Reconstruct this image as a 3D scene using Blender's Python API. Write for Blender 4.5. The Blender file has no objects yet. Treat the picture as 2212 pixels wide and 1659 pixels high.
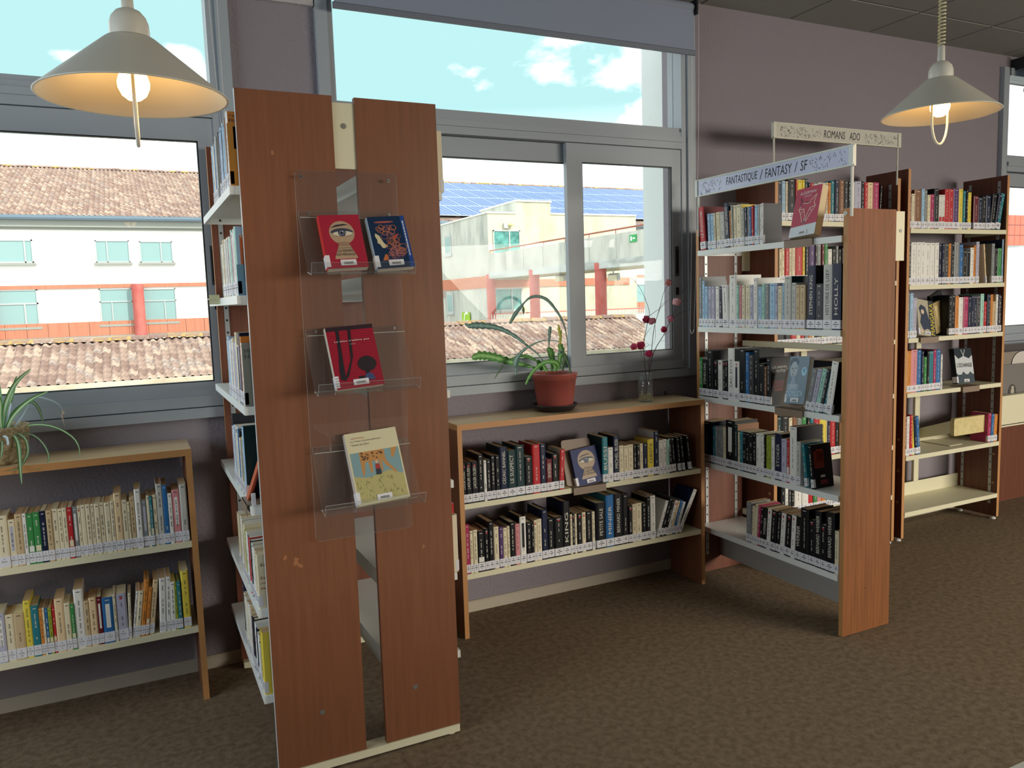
import bpy, math, random
from mathutils import Vector, Matrix
rnd = random.Random(7)
sc = bpy.context.scene
COL = sc.collection
R = math.radians
# ------------------------------------------------------------ camera
FOC = 1700.0
YAW, PIT, ROL = R(25.733), R(-6.082), R(-1.824)
CAM = Vector((0, 0, 1.52))
_fw = Vector((math.sin(YAW)*math.cos(PIT), math.cos(YAW)*math.cos(PIT), math.sin(PIT)))
_r0 = Vector((math.cos(YAW), -math.sin(YAW), 0))
_u0 = _r0.cross(_fw)
_rt = math.cos(ROL)*_r0 + math.sin(ROL)*_u0
_up = -math.sin(ROL)*_r0 + math.cos(ROL)*_u0
cd = bpy.data.cameras.new('camera')
cam = bpy.data.objects.new('camera', cd)
COL.objects.link(cam)
cam.matrix_world = Matrix(((_rt.x, _up.x, -_fw.x, 0), (_rt.y, _up.y, -_fw.y, 0), (_rt.z, _up.z, -_fw.z, 1.52), (0, 0, 0, 1)))
cd.sensor_width = 36
cd.lens = FOC/2212*36
cd.clip_start = 0.05
cd.clip_end = 500
sc.camera = cam
# ------------------------------------------------------------ view, world, sun, fill lights
sc.view_settings.view_transform = 'Standard'
sc.view_settings.look = 'None'
sc.view_settings.gamma = 1
sc.view_settings.use_curve_mapping = False
sc.view_settings.exposure = 0.0
wd = bpy.data.worlds.new('sky')
sc.world = wd
wd.use_nodes = True
nt = wd.node_tree
nt.nodes.clear()
def N(t, typ, **kw):
    n = t.nodes.new(typ)
    for k, v in kw.items():
        if k in n.inputs: n.inputs[k].default_value = v
        else: setattr(n, k, v)
    return n
tc = N(nt, 'ShaderNodeTexCoord')
mp = N(nt, 'ShaderNodeMapping')
mp.inputs['Scale'].default_value = (1, 1, 1.9)
mp.inputs['Location'].default_value = (0.35, 0.1, 0.22)
no = N(nt, 'ShaderNodeTexNoise', Scale=3.3, Detail=9.0, Roughness=0.52)
cr = N(nt, 'ShaderNodeValToRGB')
cr.color_ramp.elements[0].position = 0.475
cr.color_ramp.elements[1].position = 0.56
sx = N(nt, 'ShaderNodeSeparateXYZ')
hz = N(nt, 'ShaderNodeMapRange')
hz.inputs['From Min'].default_value = 0.04
hz.inputs['From Max'].default_value = 0.23
zr = N(nt, 'ShaderNodeMix', data_type='RGBA')
zr.inputs['A'].default_value = (3.0, 3.1, 3.1, 1)
zr.inputs['B'].default_value = (0.60, 0.99, 1.0, 1)
cl = N(nt, 'ShaderNodeMix', data_type='RGBA')
cl.inputs['B'].default_value = (3.0, 3.0, 2.95, 1)
bg = N(nt, 'ShaderNodeBackground', Strength=1.0)
wo = N(nt, 'ShaderNodeOutputWorld')
L = nt.links.new
L(tc.outputs['Generated'], mp.inputs['Vector']); L(mp.outputs[0], no.inputs['Vector']); L(no.outputs[0], cr.inputs[0])
L(tc.outputs['Generated'], sx.inputs[0]); L(sx.outputs[2], hz.inputs['Value'])
L(hz.outputs[0], zr.inputs['Factor']); L(zr.outputs['Result'], cl.inputs['A'])
L(cr.outputs[0], cl.inputs['Factor']); L(cl.outputs['Result'], bg.inputs[0]); L(bg.outputs[0], wo.inputs[0])
def light(name, typ, loc, rot, energy, color, **kw):
    d = bpy.data.lights.new(name, typ); d.energy = energy; d.color = color
    for k, v in kw.items(): setattr(d, k, v)
    o = bpy.data.objects.new(name, d); COL.objects.link(o); o.location = loc; o.rotation_euler = rot
    return o
sun = light('sun', 'SUN', (0, -10, 30), (0, 0, 0), 4.2, (1, 0.95, 0.86), angle=R(0.6))
sun.rotation_euler = Vector((0.45, -0.62, 0.72)).to_track_quat('Z', 'Y').to_euler()
# added area fills standing in for assumed windows behind and left of the camera
light('fill_light_back', 'AREA', (6.4, -3.4, 1.7), (R(62), 0, R(33)), 235, (1.0, 0.94, 0.82), shape='RECTANGLE', size=4.5, size_y=1.5, spread=R(115))
sc.cycles.transparent_max_bounces = 32
light('fill_light_left', 'AREA', (-3.3, 1.5, 1.9), (R(90), 0, R(-90)), 88, (0.80, 0.92, 1.0), shape='RECTANGLE', size=3.2, size_y=1.6)
# ------------------------------------------------------------ pixel rays onto known planes of the room
def ray(x, y): return _fw*FOC + _rt*(x-1106) - _up*(y-829.5)
def on(x, y, ax, v):
    d = ray(x, y)
    return CAM + d*((v-CAM[ax])/d[ax])
def onp(x, y, P, n):
    d = ray(x, y)
    return CAM + d*((P-CAM).dot(n)/d.dot(n))
def s_at_px(P, D, px):            # where the line P+sD shows at column px
    k = _rt*FOC - _fw*(px-1106)
    return -(P-CAM).dot(k)/D.dot(k)
def s_at_py(P, D, py):
    k = -_up*FOC - _fw*(py-829.5)
    return -(P-CAM).dot(k)/D.dot(k)
# ------------------------------------------------------------ materials
def lin(c): return c/12.92 if c <= 0.04045 else ((c+0.055)/1.055)**2.4
def hexc(h): return tuple(lin(int(h[i:i+2], 16)/255) for i in (0, 2, 4)) + (1,)
MC = {}
def mat(h, rough=0.5, metal=0.0, noise=None, bump=None, spec=0.5, emit=None, key=None):
    k = (h, rough, metal, noise, bump, spec, emit)
    if k in MC: return MC[k]
    m = bpy.data.materials.new('mat_'+(key or h)); m.use_nodes = True
    t = m.node_tree; b = t.nodes['Principled BSDF']
    c = hexc(h) if isinstance(h, str) else tuple(h)+(1,)
    b.inputs['Base Color'].default_value = c
    b.inputs['Roughness'].default_value = rough
    b.inputs['Metallic'].default_value = metal
    b.inputs['Specular IOR Level'].default_value = spec
    if emit:
        b.inputs['Emission Color'].default_value = tuple(emit[0])+(1,); b.inputs['Emission Strength'].default_value = emit[1]
    if noise or bump:
        g = N(t, 'ShaderNodeTexCoord'); mpn = N(t, 'ShaderNodeMapping')
        t.links.new(g.outputs['Object'], mpn.inputs['Vector'])
    if noise:   # (scale xyz, hex2, contrast lo, hi)
        s, h2, lo, hi = noise
        mpn.inputs['Scale'].default_value = s
        n = N(t, 'ShaderNodeTexNoise', Scale=1.0, Detail=6.0, Roughness=0.6)
        r = N(t, 'ShaderNodeMapRange'); r.inputs['From Min'].default_value = lo; r.inputs['From Max'].default_value = hi
        x = N(t, 'ShaderNodeMix', data_type='RGBA'); x.inputs['A'].default_value = c; x.inputs['B'].default_value = hexc(h2)
        t.links.new(mpn.outputs[0], n.inputs['Vector']); t.links.new(n.outputs[0], r.inputs['Value'])
        t.links.new(r.outputs[0], x.inputs['Factor']); t.links.new(x.outputs['Result'], b.inputs['Base Color'])
    if bump:    # (scale, strength, distance)
        n2 = N(t, 'ShaderNodeTexNoise', Scale=bump[0], Detail=4.0)
        bp = N(t, 'ShaderNodeBump', Strength=bump[1], Distance=bump[2])
        t.links.new(g.outputs['Object'], n2.inputs['Vector']); t.links.new(n2.outputs[0], bp.inputs['Height'])
        t.links.new(bp.outputs[0], b.inputs['Normal'])
    MC[k] = m
    return m
def clear(name, tint, gloss=1.0, rough=0.0, ior=1.45, extra=0.0, exc=(0.9, 0.95, 1)):
    m = bpy.data.materials.new(name); m.use_nodes = True; t = m.node_tree; t.nodes.clear()
    tr = N(t, 'ShaderNodeBsdfTransparent'); tr.inputs[0].default_value = tuple(tint)+(1,)
    gl = N(t, 'ShaderNodeBsdfGlossy', Roughness=rough); gl.inputs[0].default_value = (gloss, gloss, gloss, 1)
    lw = N(t, 'ShaderNodeLayerWeight', Blend=0.5); p5 = N(t, 'ShaderNodeMath', operation='POWER'); p5.inputs[1].default_value = 5.0
    fr = N(t, 'ShaderNodeMath', operation='MULTIPLY_ADD'); f0 = ((ior-1)/(ior+1))**2; fr.inputs[1].default_value = 0.9-f0; fr.inputs[2].default_value = f0
    t.links.new(lw.outputs['Facing'], p5.inputs[0]); t.links.new(p5.outputs[0], fr.inputs[0]); mx = N(t, 'ShaderNodeMixShader'); o = N(t, 'ShaderNodeOutputMaterial')
    t.links.new(fr.outputs[0], mx.inputs[0]); t.links.new(tr.outputs[0], mx.inputs[1]); t.links.new(gl.outputs[0], mx.inputs[2])
    last = mx
    if extra:
        df = N(t, 'ShaderNodeBsdfDiffuse'); df.inputs[0].default_value = tuple(exc)+(1,)
        m2 = N(t, 'ShaderNodeMixShader'); m2.inputs[0].default_value = extra
        t.links.new(mx.outputs[0], m2.inputs[1]); t.links.new(df.outputs[0], m2.inputs[2]); last = m2
    t.links.new(last.outputs[0], o.inputs[0])
    return m
M_GLASS = clear('window_glass', (0.97, 0.98, 0.98), 0.35, ior=1.3)
M_ACRYL = clear('acrylic', (0.95, 0.96, 0.96), 0.8, 0.02, 1.4, 0.015)
M_AEDGE = clear('acrylic_edge', (0.8, 0.82, 0.8), 1.0, 0.1, 1.5, 0.45, (0.85, 0.9, 0.85))
M_JAR = clear('jar_glass', (0.93, 0.95, 0.95), 1.0, 0.0, 1.5, 0.03)
M_WALL = mat('8E868D', 0.85, bump=(95.0, 0.55, 0.008), key='wall')
M_CEIL = mat('92928E', 0.9, key='ceiling', bump=(300.0, 0.2, 0.002))
M_CJOINT = mat('7C7C7A', 0.9, key='ceiling_joint')
M_CARPET = mat('8A7863', 0.95, noise=((38, 38, 38), '6B5B47', 0.34, 0.68), bump=(260.0, 0.5, 0.004), spec=0.1, key='carpet')
M_SKIRT = mat('BDB2A0', 0.6, key='skirting')
M_WOOD = mat('89573B', 0.45, spec=0.35, noise=((60, 60, 3), '794C33', 0.3, 0.75), key='cherry_veneer')
M_WOODD = mat('74412B', 0.5, noise=((60, 60, 3), '60331F', 0.35, 0.7), key='dark_cherry_veneer')
M_WOODB = mat('8E562C', 0.55, noise=((70, 70, 2.5), '774722', 0.35, 0.65), spec=0.3, key='beech_veneer')
M_EDGE = mat('C08A54', 0.5, key='beech_edge')
M_TOP = mat('DEC49C', 0.26, noise=((3, 60, 60), 'C9AA7E', 0.35, 0.7), key='beech_top')
M_CREAM = mat('E3DDBD', 0.45, key='cream_metal')
M_WHITE = mat('E9ECE8', 0.4, key='white_metal')
M_ALU = mat('A0A7AE', 0.42, 0.0, key='aluminium')
M_ALUD = mat('4A4F55', 0.5, 0.2, key='aluminium_dark')
M_BLACK = mat('15161A', 0.5)
M_BLIND = mat('8A93A6', 0.8, key='blind_cloth')
M_STAND = mat('8C7866', 0.5, key='brown_metal')
M_STEEL = mat('A5A5A5', 0.3, 0.9, key='steel')
M_HOLE = mat('2A2624', 0.9)
M_INK = mat('1A1A1E', 0.7)
M_LABEL = mat('E4E3E8', 0.45, key='sticker')
M_PAGE = {'c': mat('DCCBA6', 0.9), 't': mat('C9A67C', 0.9), 'w': mat('E8E2D2', 0.9)}
PAL = dict(w='EDEBE4', c='E8DCBC', t='CDB48C', y='E8D250', o='D98A3C', p='DC9096', m='B03060', r='C02A30', d='6B1C26',
           v='55386E', l='B9B8CC', b='2C6CA8', B='A4C8E4', n='16203E', k='0D0F14', q='2A7C88', Q='123438', g='3E8E4C',
           G='9CAA3A', e='85898A', E='38393E', a='EBCFA4', s='8A5E3E', u='C2C2BA', h='A6D6C6')
CNAME = dict(w='white', c='cream', t='tan', y='yellow', o='orange', p='pink', m='magenta', r='red', d='dark red', v='purple',
             l='lavender', b='blue', B='pale blue', n='navy', k='black', q='teal', Q='dark green', g='green', G='lime green',
             e='grey', E='charcoal', a='peach', s='brown', u='light grey', h='mint green')
def cov(c): return mat(PAL[c], 0.42, spec=0.35)
# ------------------------------------------------------------ mesh builder
TXT = {}
def text_geo(s, shear=0.0):
    k = (s, shear)
    if k in TXT: return TXT[k]
    c = bpy.data.curves.new('t', 'FONT'); c.body = s; c.resolution_u = 2; c.shear = shear
    o = bpy.data.objects.new('t', c); COL.objects.link(o)
    bpy.context.view_layer.update()
    me = bpy.data.meshes.new_from_object(o.evaluated_get(bpy.context.evaluated_depsgraph_get()))
    v = [(p.co.x, p.co.y) for p in me.vertices]; f = [tuple(p.vertices) for p in me.polygons]
    bpy.data.objects.remove(o); bpy.data.curves.remove(c); bpy.data.meshes.remove(me)
    if v:
        x0 = min(p[0] for p in v); x1 = max(p[0] for p in v); y0 = min(p[1] for p in v); y1 = max(p[1] for p in v)
        v = [((p[0]-x0)/(x1-x0), (p[1]-y0)/(y1-y0)) for p in v]
        asp = (x1-x0)/(y1-y0)
    else: asp = 1
    TXT[k] = (v, f, asp)
    return TXT[k]
class MB:
    def __init__(s): s.v = []; s.f = []; s.m = []
    def add(s, vs, fs, m=0):
        o = len(s.v); s.v += [tuple(p) for p in vs]
        for i, f in enumerate(fs):
            s.f.append(tuple(o+j for j in f)); s.m.append(m[i] if isinstance(m, (list, tuple)) else m)
        return s
    def box(s, x0, y0, z0, x1, y1, z1, m=0, mx=None, my=None, mz=None):
        if x0 > x1: x0, x1 = x1, x0
        if y0 > y1: y0, y1 = y1, y0
        if z0 > z1: z0, z1 = z1, z0
        mx = m if mx is None else mx; my = m if my is None else my; mz = m if mz is None else mz
        vs = [(x0,y0,z0),(x1,y0,z0),(x1,y1,z0),(x0,y1,z0),(x0,y0,z1),(x1,y0,z1),(x1,y1,z1),(x0,y1,z1)]
        return s.add(vs, [(3,2,1,0),(4,5,6,7),(0,1,5,4),(2,3,7,6),(1,2,6,5),(3,0,4,7)], [mz, mz, my, my, mx, mx])
    def prism(s, pts, z0, z1, m=0, cap=None):
        n = len(pts); cap = m if cap is None else cap
        vs = [(p[0], p[1], z0) for p in pts]+[(p[0], p[1], z1) for p in pts]
        fs = [(i, (i+1) % n, n+(i+1) % n, n+i) for i in range(n)]
        ms = m if isinstance(m, list) else [m]*n
        fs += [tuple(range(n))[::-1], tuple(range(n, 2*n))]
        return s.add(vs, fs, ms+[cap, cap] if not isinstance(cap, list) else ms+cap)
    def prof(s, pts, ax, a, b, m=0):   # 2D profile extruded along axis ax; pts in the remaining two axes (in order)
        n = len(pts)
        def mk(p, t):
            return (t, p[0], p[1]) if ax == 0 else ((p[0], t, p[1]) if ax == 1 else (p[0], p[1], t))
        vs = [mk(p, a) for p in pts]+[mk(p, b) for p in pts]
        fs = [(i, (i+1) % n, n+(i+1) % n, n+i) for i in range(n)]+[tuple(range(n))[::-1], tuple(range(n, 2*n))]
        return s.add(vs, fs, m)
    def tube(s, path, r, seg=8, m=0, caps=True):
        path = [Vector(p) for p in path]; n = len(path); rr = r if isinstance(r, (list, tuple)) else [r]*n
        vs = []; fs = []; up = None
        for i, p in enumerate(path):
            t = (path[min(i+1, n-1)]-path[max(i-1, 0)])
            t = t.normalized() if t.length > 1e-9 else Vector((0, 0, 1))
            if up is None: up = t.orthogonal().normalized()
            up = (up-t*up.dot(t)); up = up.normalized() if up.length > 1e-6 else t.orthogonal().normalized()
            w = t.cross(up)
            for k in range(seg):
                a = 2*math.pi*k/seg; vs.append(p+(up*math.cos(a)+w*math.sin(a))*rr[i])
        for i in range(n-1):
            for k in range(seg):
                k2 = (k+1) % seg; fs.append((i*seg+k, i*seg+k2, (i+1)*seg+k2, (i+1)*seg+k))
        if caps: fs += [tuple(range(seg))[::-1], tuple(range((n-1)*seg, n*seg))]
        return s.add(vs, fs, m)
    def lathe(s, prof, c=(0, 0, 0), seg=24, m=0, closed=False):
        vs = []; fs = []; n = len(prof)
        for r, z in prof:
            for k in range(seg):
                a = 2*math.pi*k/seg; vs.append((c[0]+r*math.cos(a), c[1]+r*math.sin(a), c[2]+z))
        rng = n if closed else n-1
        for i in range(rng):
            j = (i+1) % n
            for k in range(seg):
                k2 = (k+1) % seg; fs.append((i*seg+k, i*seg+k2, j*seg+k2, j*seg+k))
        return s.add(vs, fs, m)
    def quad(s, a, b, c, d, m=0): return s.add([a, b, c, d], [(0, 1, 2, 3)], m)
    def text(s, st, o, xd, yd, h, m=0, width=None, shear=0.0, cx=False):
        v, f, asp = text_geo(st, shear); o = Vector(o); xd = Vector(xd); yd = Vector(yd)
        w = width or h*asp
        if cx: o = o-xd*(w/2)
        return s.add([o+xd*(p[0]*w)+yd*(p[1]*h) for p in v], f, m)
    def mesh(s, name, mats, smooth=False):
        me = bpy.data.meshes.new(name); me.from_pydata(s.v, [], s.f)
        mats = mats if isinstance(mats, (list, tuple)) else [mats]
        for x in mats: me.materials.append(x)
        if len(mats) > 1: me.polygons.foreach_set('material_index', s.m)
        if smooth: me.polygons.foreach_set('use_smooth', [True]*len(s.f))
        me.update()
        return me
    def build(s, name, mats, parent=None, smooth=False, loc=None):
        o = bpy.data.objects.new(name, s.mesh(name, mats, smooth)); COL.objects.link(o)
        if parent is not None: o.parent = parent
        if loc is not None: o.location = loc
        return o
def inst(name, me, parent=None, loc=(0, 0, 0), rot=(0, 0, 0)):
    o = bpy.data.objects.new(name, me); COL.objects.link(o); o.parent = parent; o.location = loc; o.rotation_euler = rot
    return o
def empty(name, loc=(0, 0, 0), rz=0.0):
    o = bpy.data.objects.new(name, None); COL.objects.link(o); o.location = loc; o.rotation_euler = (0, 0, rz); o.empty_display_size = 0.05
    return o
def tag(o, label=None, cat=None, group=None, kind=None):
    if label: o['label'] = label
    if cat: o['category'] = cat
    if group: o['group'] = group
    if kind: o['kind'] = kind
    return o
def bx(name, m, parent, *a, **k):
    b = MB(); b.box(*a, **k)
    return b.build(name, m, parent)
def rootat(name, label, cat, group=None, kind=None):   # things modelled in world coordinates: an Empty at the origin of their base is set at the end
    return tag(empty(name), label, cat, group, kind)
# ============================================================ THE ROOM
WY = 3.48      # inner face of the window wall
XL, XR, YB, ZC = -3.5, 8.6, -4.5, 3.06
WT = 0.26
o = bx('floor', M_CARPET, None, XL, YB, -0.1, XR, WY, 0)
tag(o, 'worn dark brown carpet floor of the library room', 'floor', kind='structure')
# window openings: x0, x1, z0, z1
WIN = [(-1.56, 0.45, 1.078, 2.97), (0.80, 2.80, 1.078, 2.97), (5.40, 7.40, 1.078, 2.97)]
b = MB()
xs = [XL, WIN[0][0], WIN[0][1], WIN[1][0], WIN[1][1], WIN[2][0], WIN[2][1], XR]
for i in range(0, 8, 2): b.box(xs[i], WY, -0.1, xs[i+1], WY+WT, ZC+0.1)
for w in WIN:
    b.box(w[0], WY, -0.1, w[1], WY+WT, w[2]); b.box(w[0], WY, w[3], w[1], WY+WT, ZC+0.1)
tag(b.build('wall_front', M_WALL), 'mauve grey textured wall holding the three windows', 'wall', kind='structure')
bb = MB(); bb.box(0.50, WY-0.025, 2.775, 0.795, WY, ZC)
tag(bb.build('trim_1', mat('B9B2B2', 0.85, bump=(60.0, 0.8, 0.01), key='rough_plaster')), 'rough plaster band high between the two large windows', 'trim', kind='structure')
for n, a in (('wall_left', (XL-0.1, YB, -0.1, XL, WY+WT, ZC+0.1)), ('wall_right', (XR, YB, -0.1, XR+0.1, WY+WT, ZC+0.1)), ('wall_back', (XL, YB-0.1, -0.1, XR, YB, ZC+0.1))):
    tag(bx(n, M_WALL, None, *a), 'plain mauve grey wall out of the picture, '+n.split('_')[1]+' side', 'wall', kind='structure')
# ceiling: slab with joints, tiles as parts
ce = bx('ceiling', M_CJOINT, None, XL, YB, ZC, XR, WY+WT, ZC+0.1)
tag(ce, 'suspended ceiling of pale grey square tiles', 'ceiling', kind='structure')
P = 0.637
tm = MB(); g = 0.006
tm.add([(g, g, 0), (P-g, g, 0), (P-g, P-g, 0), (g, P-g, 0), (g+.004, g+.004, -.006), (P-g-.004, g+.004, -.006), (P-g-.004, P-g-.004, -.006), (g+.004, P-g-.004, -.006)],
       [(0, 1, 5, 4), (1, 2, 6, 5), (2, 3, 7, 6), (3, 0, 4, 7), (7, 6, 5, 4)])
tme = tm.mesh('ceiling_tile', M_CEIL)
for i in range(-9, 9):
    for j in range(-12, 1):
        x = 2.861+i*P; y = 3.13+j*P
        if x+P < XL or x > XR or y+P < YB: continue
        inst('ceiling_tile', tme, ce, (x, y, ZC))
# skirting
b = MB()
b.prof([(WY, 0), (WY-0.014, 0), (WY-0.014, 0.048), (WY-0.008, 0.054), (WY, 0.054)], 0, XL, XR)
tag(b.build('baseboard_front', M_SKIRT), 'beige skirting board along the foot of the window wall', 'baseboard', kind='structure')
# ---------------------------------------------------------------- windows
def window(name, w, label, xm, handle=True):
    x0, x1, z0, z1 = w
    rt = tag(empty(name), label, 'window', kind='structure')
    f = MB(); F = WY-0.03; Bk = WY+0.10
    # outer frame
    f.box(x0, F, z0, x0+0.05, Bk, z1); f.box(x0+0.05, F+0.012, z0, x0+0.075, Bk, z1)
    f.box(x1-0.05, F, z0, x1, Bk, z1); f.box(x1-0.085, F+0.012, z0+0.05, x1-0.05, Bk, z1)
    f.box(x0+0.075, F, z1-0.05, x1-0.085, Bk, z1)
    f.box(x0+0.05, F-0.004, z0, x1-0.05, Bk, z0+0.042)                # sill strip
    f.box(x0+0.075, F+0.004, z0+0.046, x1-0.085, Bk, z0+0.092)
    # transom of stepped profiles
    f.box(x0+0.075, F+0.010, 2.29, x1-0.085, Bk, 2.325); f.box(x0+0.075, F+0.0, 2.325, x1-0.085, Bk, 2.352)
    f.box(x0+0.075, F+0.014, 2.352, x1-0.085, Bk, 2.378); f.box(x0+0.075, F+0.022, 2.378, x1-0.085, Bk, 2.40)
    f.build('frame', M_ALU, rt)
    g = MB()
    g.box(x0+0.075, F+0.028, 2.2865, x1-0.085, F+0.032, 2.29); g.box(x0+0.075, F+0.018, z0+0.042, x1-0.085, F+0.03, z0+0.046)
    g.build('seal', M_ALUD, rt)
    p = bx('pane', M_GLASS, rt, x0+0.075, WY+0.05, 2.40, x1-0.085, WY+0.056, z1-0.05)
    zb, zt = z0+0.092, 2.2865
    for k, (a, c, y) in enumerate(((x0+0.075, xm+0.045, F+0.055), (xm-0.045, x1-0.085, F+0.018))):
        s = MB(); st = 0.052 if k == 0 else 0.09
        la = (a, a+0.05); lb = (c-0.06, c) if k == 0 else (c-0.062, c)
        s.box(la[0], y, zb, la[1]+(0.04 if k else 0), y+0.03, zt); s.box(lb[0], y, zb, lb[1], y+0.03, zt)
        lx = la[1]+(0.04 if k else 0)
        s.box(lx, y, zb, lb[0], y+0.03, zb+0.055); s.box(lx, y, zt-0.09, lb[0], y+0.03, zt)
        so = s.build('sash', M_ALU, rt)
        q = MB()
        lx = la[1]+(0.04 if k else 0)
        q.box(lx, y+0.004, zb+0.055, lx+0.004, y+0.026, zt-0.09); q.box(lb[0]-0.005, y+0.004, zb+0.055, lb[0], y+0.026, zt-0.09)
        q.box(lx, y+0.004, zt-0.094, lb[0], y+0.026, zt-0.09); q.box(lx, y+0.004, zb+0.055, lb[0], y+0.026, zb+0.059)
        q.build('gasket', M_BLACK, so)
        bx('pane', M_GLASS, so, lx, y+0.012, zb+0.055, lb[0], y+0.018, zt-0.09)
        if k and handle:
            h = MB(); hx = c-0.034
            h.box(hx-0.012, y-0.004, 1.62, hx+0.012, y, 1.78); h.box(hx-0.007, y-0.006, 1.635, hx+0.007, y-0.004, 1.765, 1)
            h.box(hx-0.008, y-0.006, 1.52, hx+0.008, y, 1.56, 1)
            h.build('handle', [M_ALUD, M_BLACK], so)
    return rt
window('window_1', WIN[0], 'left aluminium sliding window behind the spider plant and pendant lamp', -0.55)
window('window_2', WIN[1], 'large middle aluminium sliding window behind the potted cactus', 2.055)
window('window_3', WIN[2], 'far right aluminium window mostly cut off by the frame', 6.4)
# ---------------------------------------------------------------- roller blinds
def chain(b, x, y, z0, z1, dx=0.0, step=0.0075):
    n = int((z1-z0)/step)
    for i in range(n):
        z = z1-i*step; t = i/n
        xx = x+dx*t*t
        b.add([(xx-.0022, y, z), (xx, y-.0022, z), (xx+.0022, y, z), (xx, y+.0022, z), (xx, y, z+.0026), (xx, y, z-.0026)],
              [(0, 1, 4), (1, 2, 4), (2, 3, 4), (3, 0, 4), (1, 0, 5), (2, 1, 5), (3, 2, 5), (0, 3, 5)])
    b.tube([(x+dx*t*t, y, z1-(z1-z0)*t) for t in [k/8 for k in range(9)]], 0.0009, 4)
def blind(x0, x1, zb, label, chains, y=3.385):
    rt = tag(empty('roller_blind'), label, 'blind')
    b = MB(); b.lathe([(0.0, 0), (0.026, 0), (0.026, x1-x0), (0.0, x1-x0)], seg=20)
    o = b.build('roller', M_BLIND, rt, True); o.rotation_euler = (0, R(90), 0); o.location = (x0, y+0.02, 2.992)
    c = MB(); c.box(x0, y, zb+0.02, x1, y+0.0012, 2.99); c.build('fabric', M_BLIND, rt)
    d = MB(); d.prof([(y-0.006, zb), (y+0.008, zb), (y+0.008, zb+0.022), (y+0.004, zb+0.026), (y-0.002, zb+0.026), (y-0.006, zb+0.022)], 0, x0-0.006, x1+0.006)
    d.build('bottom_bar', mat('6E7480', 0.5), rt)
    for xx in (x0-0.012, x1+0.004):
        e = MB()
        e.box(xx, y-0.02, 2.955, xx+0.008, WY, 3.03)
        e.prof([(y+0.02+0.03*math.cos(k*math.pi/6), 2.992+0.03*math.sin(k*math.pi/6)) for k in range(12)], 0, xx-0.004, xx+0.010)
        e.build('bracket', M_BLACK, rt)
    for (xa, za, dx) in chains:
        h = MB(); chain(h, xa, y-0.012, za, 2.98, dx); chain(h, xa-0.03, y+0.004, za, 2.98, dx+0.018)
        h.tube([(xa+dx, y-0.012, za), (xa+dx-0.002, y-0.008, za-0.015), (xa+dx-0.010, y-0.004, za-0.02), (xa+dx-0.012, y+0.004, za)], 0.0022, 5)
        h.build('bead_chain', mat('D8D8D4', 0.4), rt)
    return rt
blind(0.866, 2.742, 2.752, 'slate blue roller blind half lowered over the middle window', [(2.762, 1.33, -0.045)])
blind(-1.5, 0.38, 2.93, 'roller blind rolled up above the left window', [(0.402, 2.2, 0.0)])
blind(5.52, 7.34, 2.80, 'dark roller blind at the top of the far right window', [])
# ============================================================ OUTSIDE
S_WHITE = mat('F4F2EC', 0.8, noise=((0.35, 0.35, 0.8), 'DAD8CC', 0.55, 0.8), key='render_white')
S_CONC = mat('CCCCC2', 0.85, noise=((1.2, 1.2, 0.35), 'A2A49C', 0.42, 0.68), key='stained_concrete')
S_CONCB = mat('CFCAB0', 0.85, noise=((0.9, 0.9, 0.4), 'ADAA96', 0.45, 0.7), key='yellowed_concrete')
S_ORNG = mat('CC8468', 0.8, noise=((14, 14, 0.4), 'B8745A', 0.4, 0.65), key='orange_cladding')
S_REDC = mat('BC5C54', 0.75, noise=((2, 2, 1), 'CC7C72', 0.4, 0.75), key='red_column')
S_PANE = mat('8FAEAC', 0.25, key='far_pane'); S_PANED = mat('2F6F66', 0.2, noise=((2, 2, 2), '5FA39A', 0.4, 0.6), key='green_pane')
S_FR = mat('B9BCBA', 0.6, key='far_window_frame'); S_SILL = mat('9C9E96', 0.8)
S_GUT = mat('6E808E', 0.5, key='zinc_gutter')
T_MATS = [mat(h, 0.85, noise=((9, 9, 9), h2, 0.4, 0.7), key='roof_tile') for h, h2 in (('94786C', '6C584F'), ('A88E7F', '7C675C'), ('82706A', 'B3A294'), ('BDA896', '947A6C'))]
tag(bx('ground', mat('8C8C84', 0.9, key='asphalt'), None, -60, 4.2, -4.3, 110, 120, -4), 'school yard asphalt far below the windows', 'ground', kind='structure')
fin = bx('trim_2', mat('E6EAE8', 0.85, noise=((0.6, 0.6, 0.6), 'D6DAD8', 0.4, 0.7), bump=(40.0, 0.3, 0.004), key='fin_render'), None, 2.86, WY+WT, -4, 3.1, 4.02, 3.6)
tag(fin, 'pale rendered outer pier just beyond the middle window', 'pier', kind='structure')
WX = rootat('neighbouring_wing', 'concrete wing with orange cladding band seen through far right window', 'building')
bx('wall', mat('C4CAC8', 0.85, noise=((1.2, 1.2, 1.2), 'A9B1AD', 0.42, 0.66), key='wing_concrete'), WX, 10.6, 9.0, -4, 26, 11.8, 9.5)
zt0 = on(2195, 464, 1, 9.0).z; zb0 = on(2195, 530, 1, 9.0).z; dz0 = (zt0-zb0)/3
for r_ in range(3):
    for c_ in range(36):
        bx('cladding_panel', mat('D0604A', 0.7), WX, 10.62+c_*0.16, 8.96, zb0+r_*dz0, 10.62+c_*0.16+0.15, 9.0, zb0+(r_+1)*dz0-.014)
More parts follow.
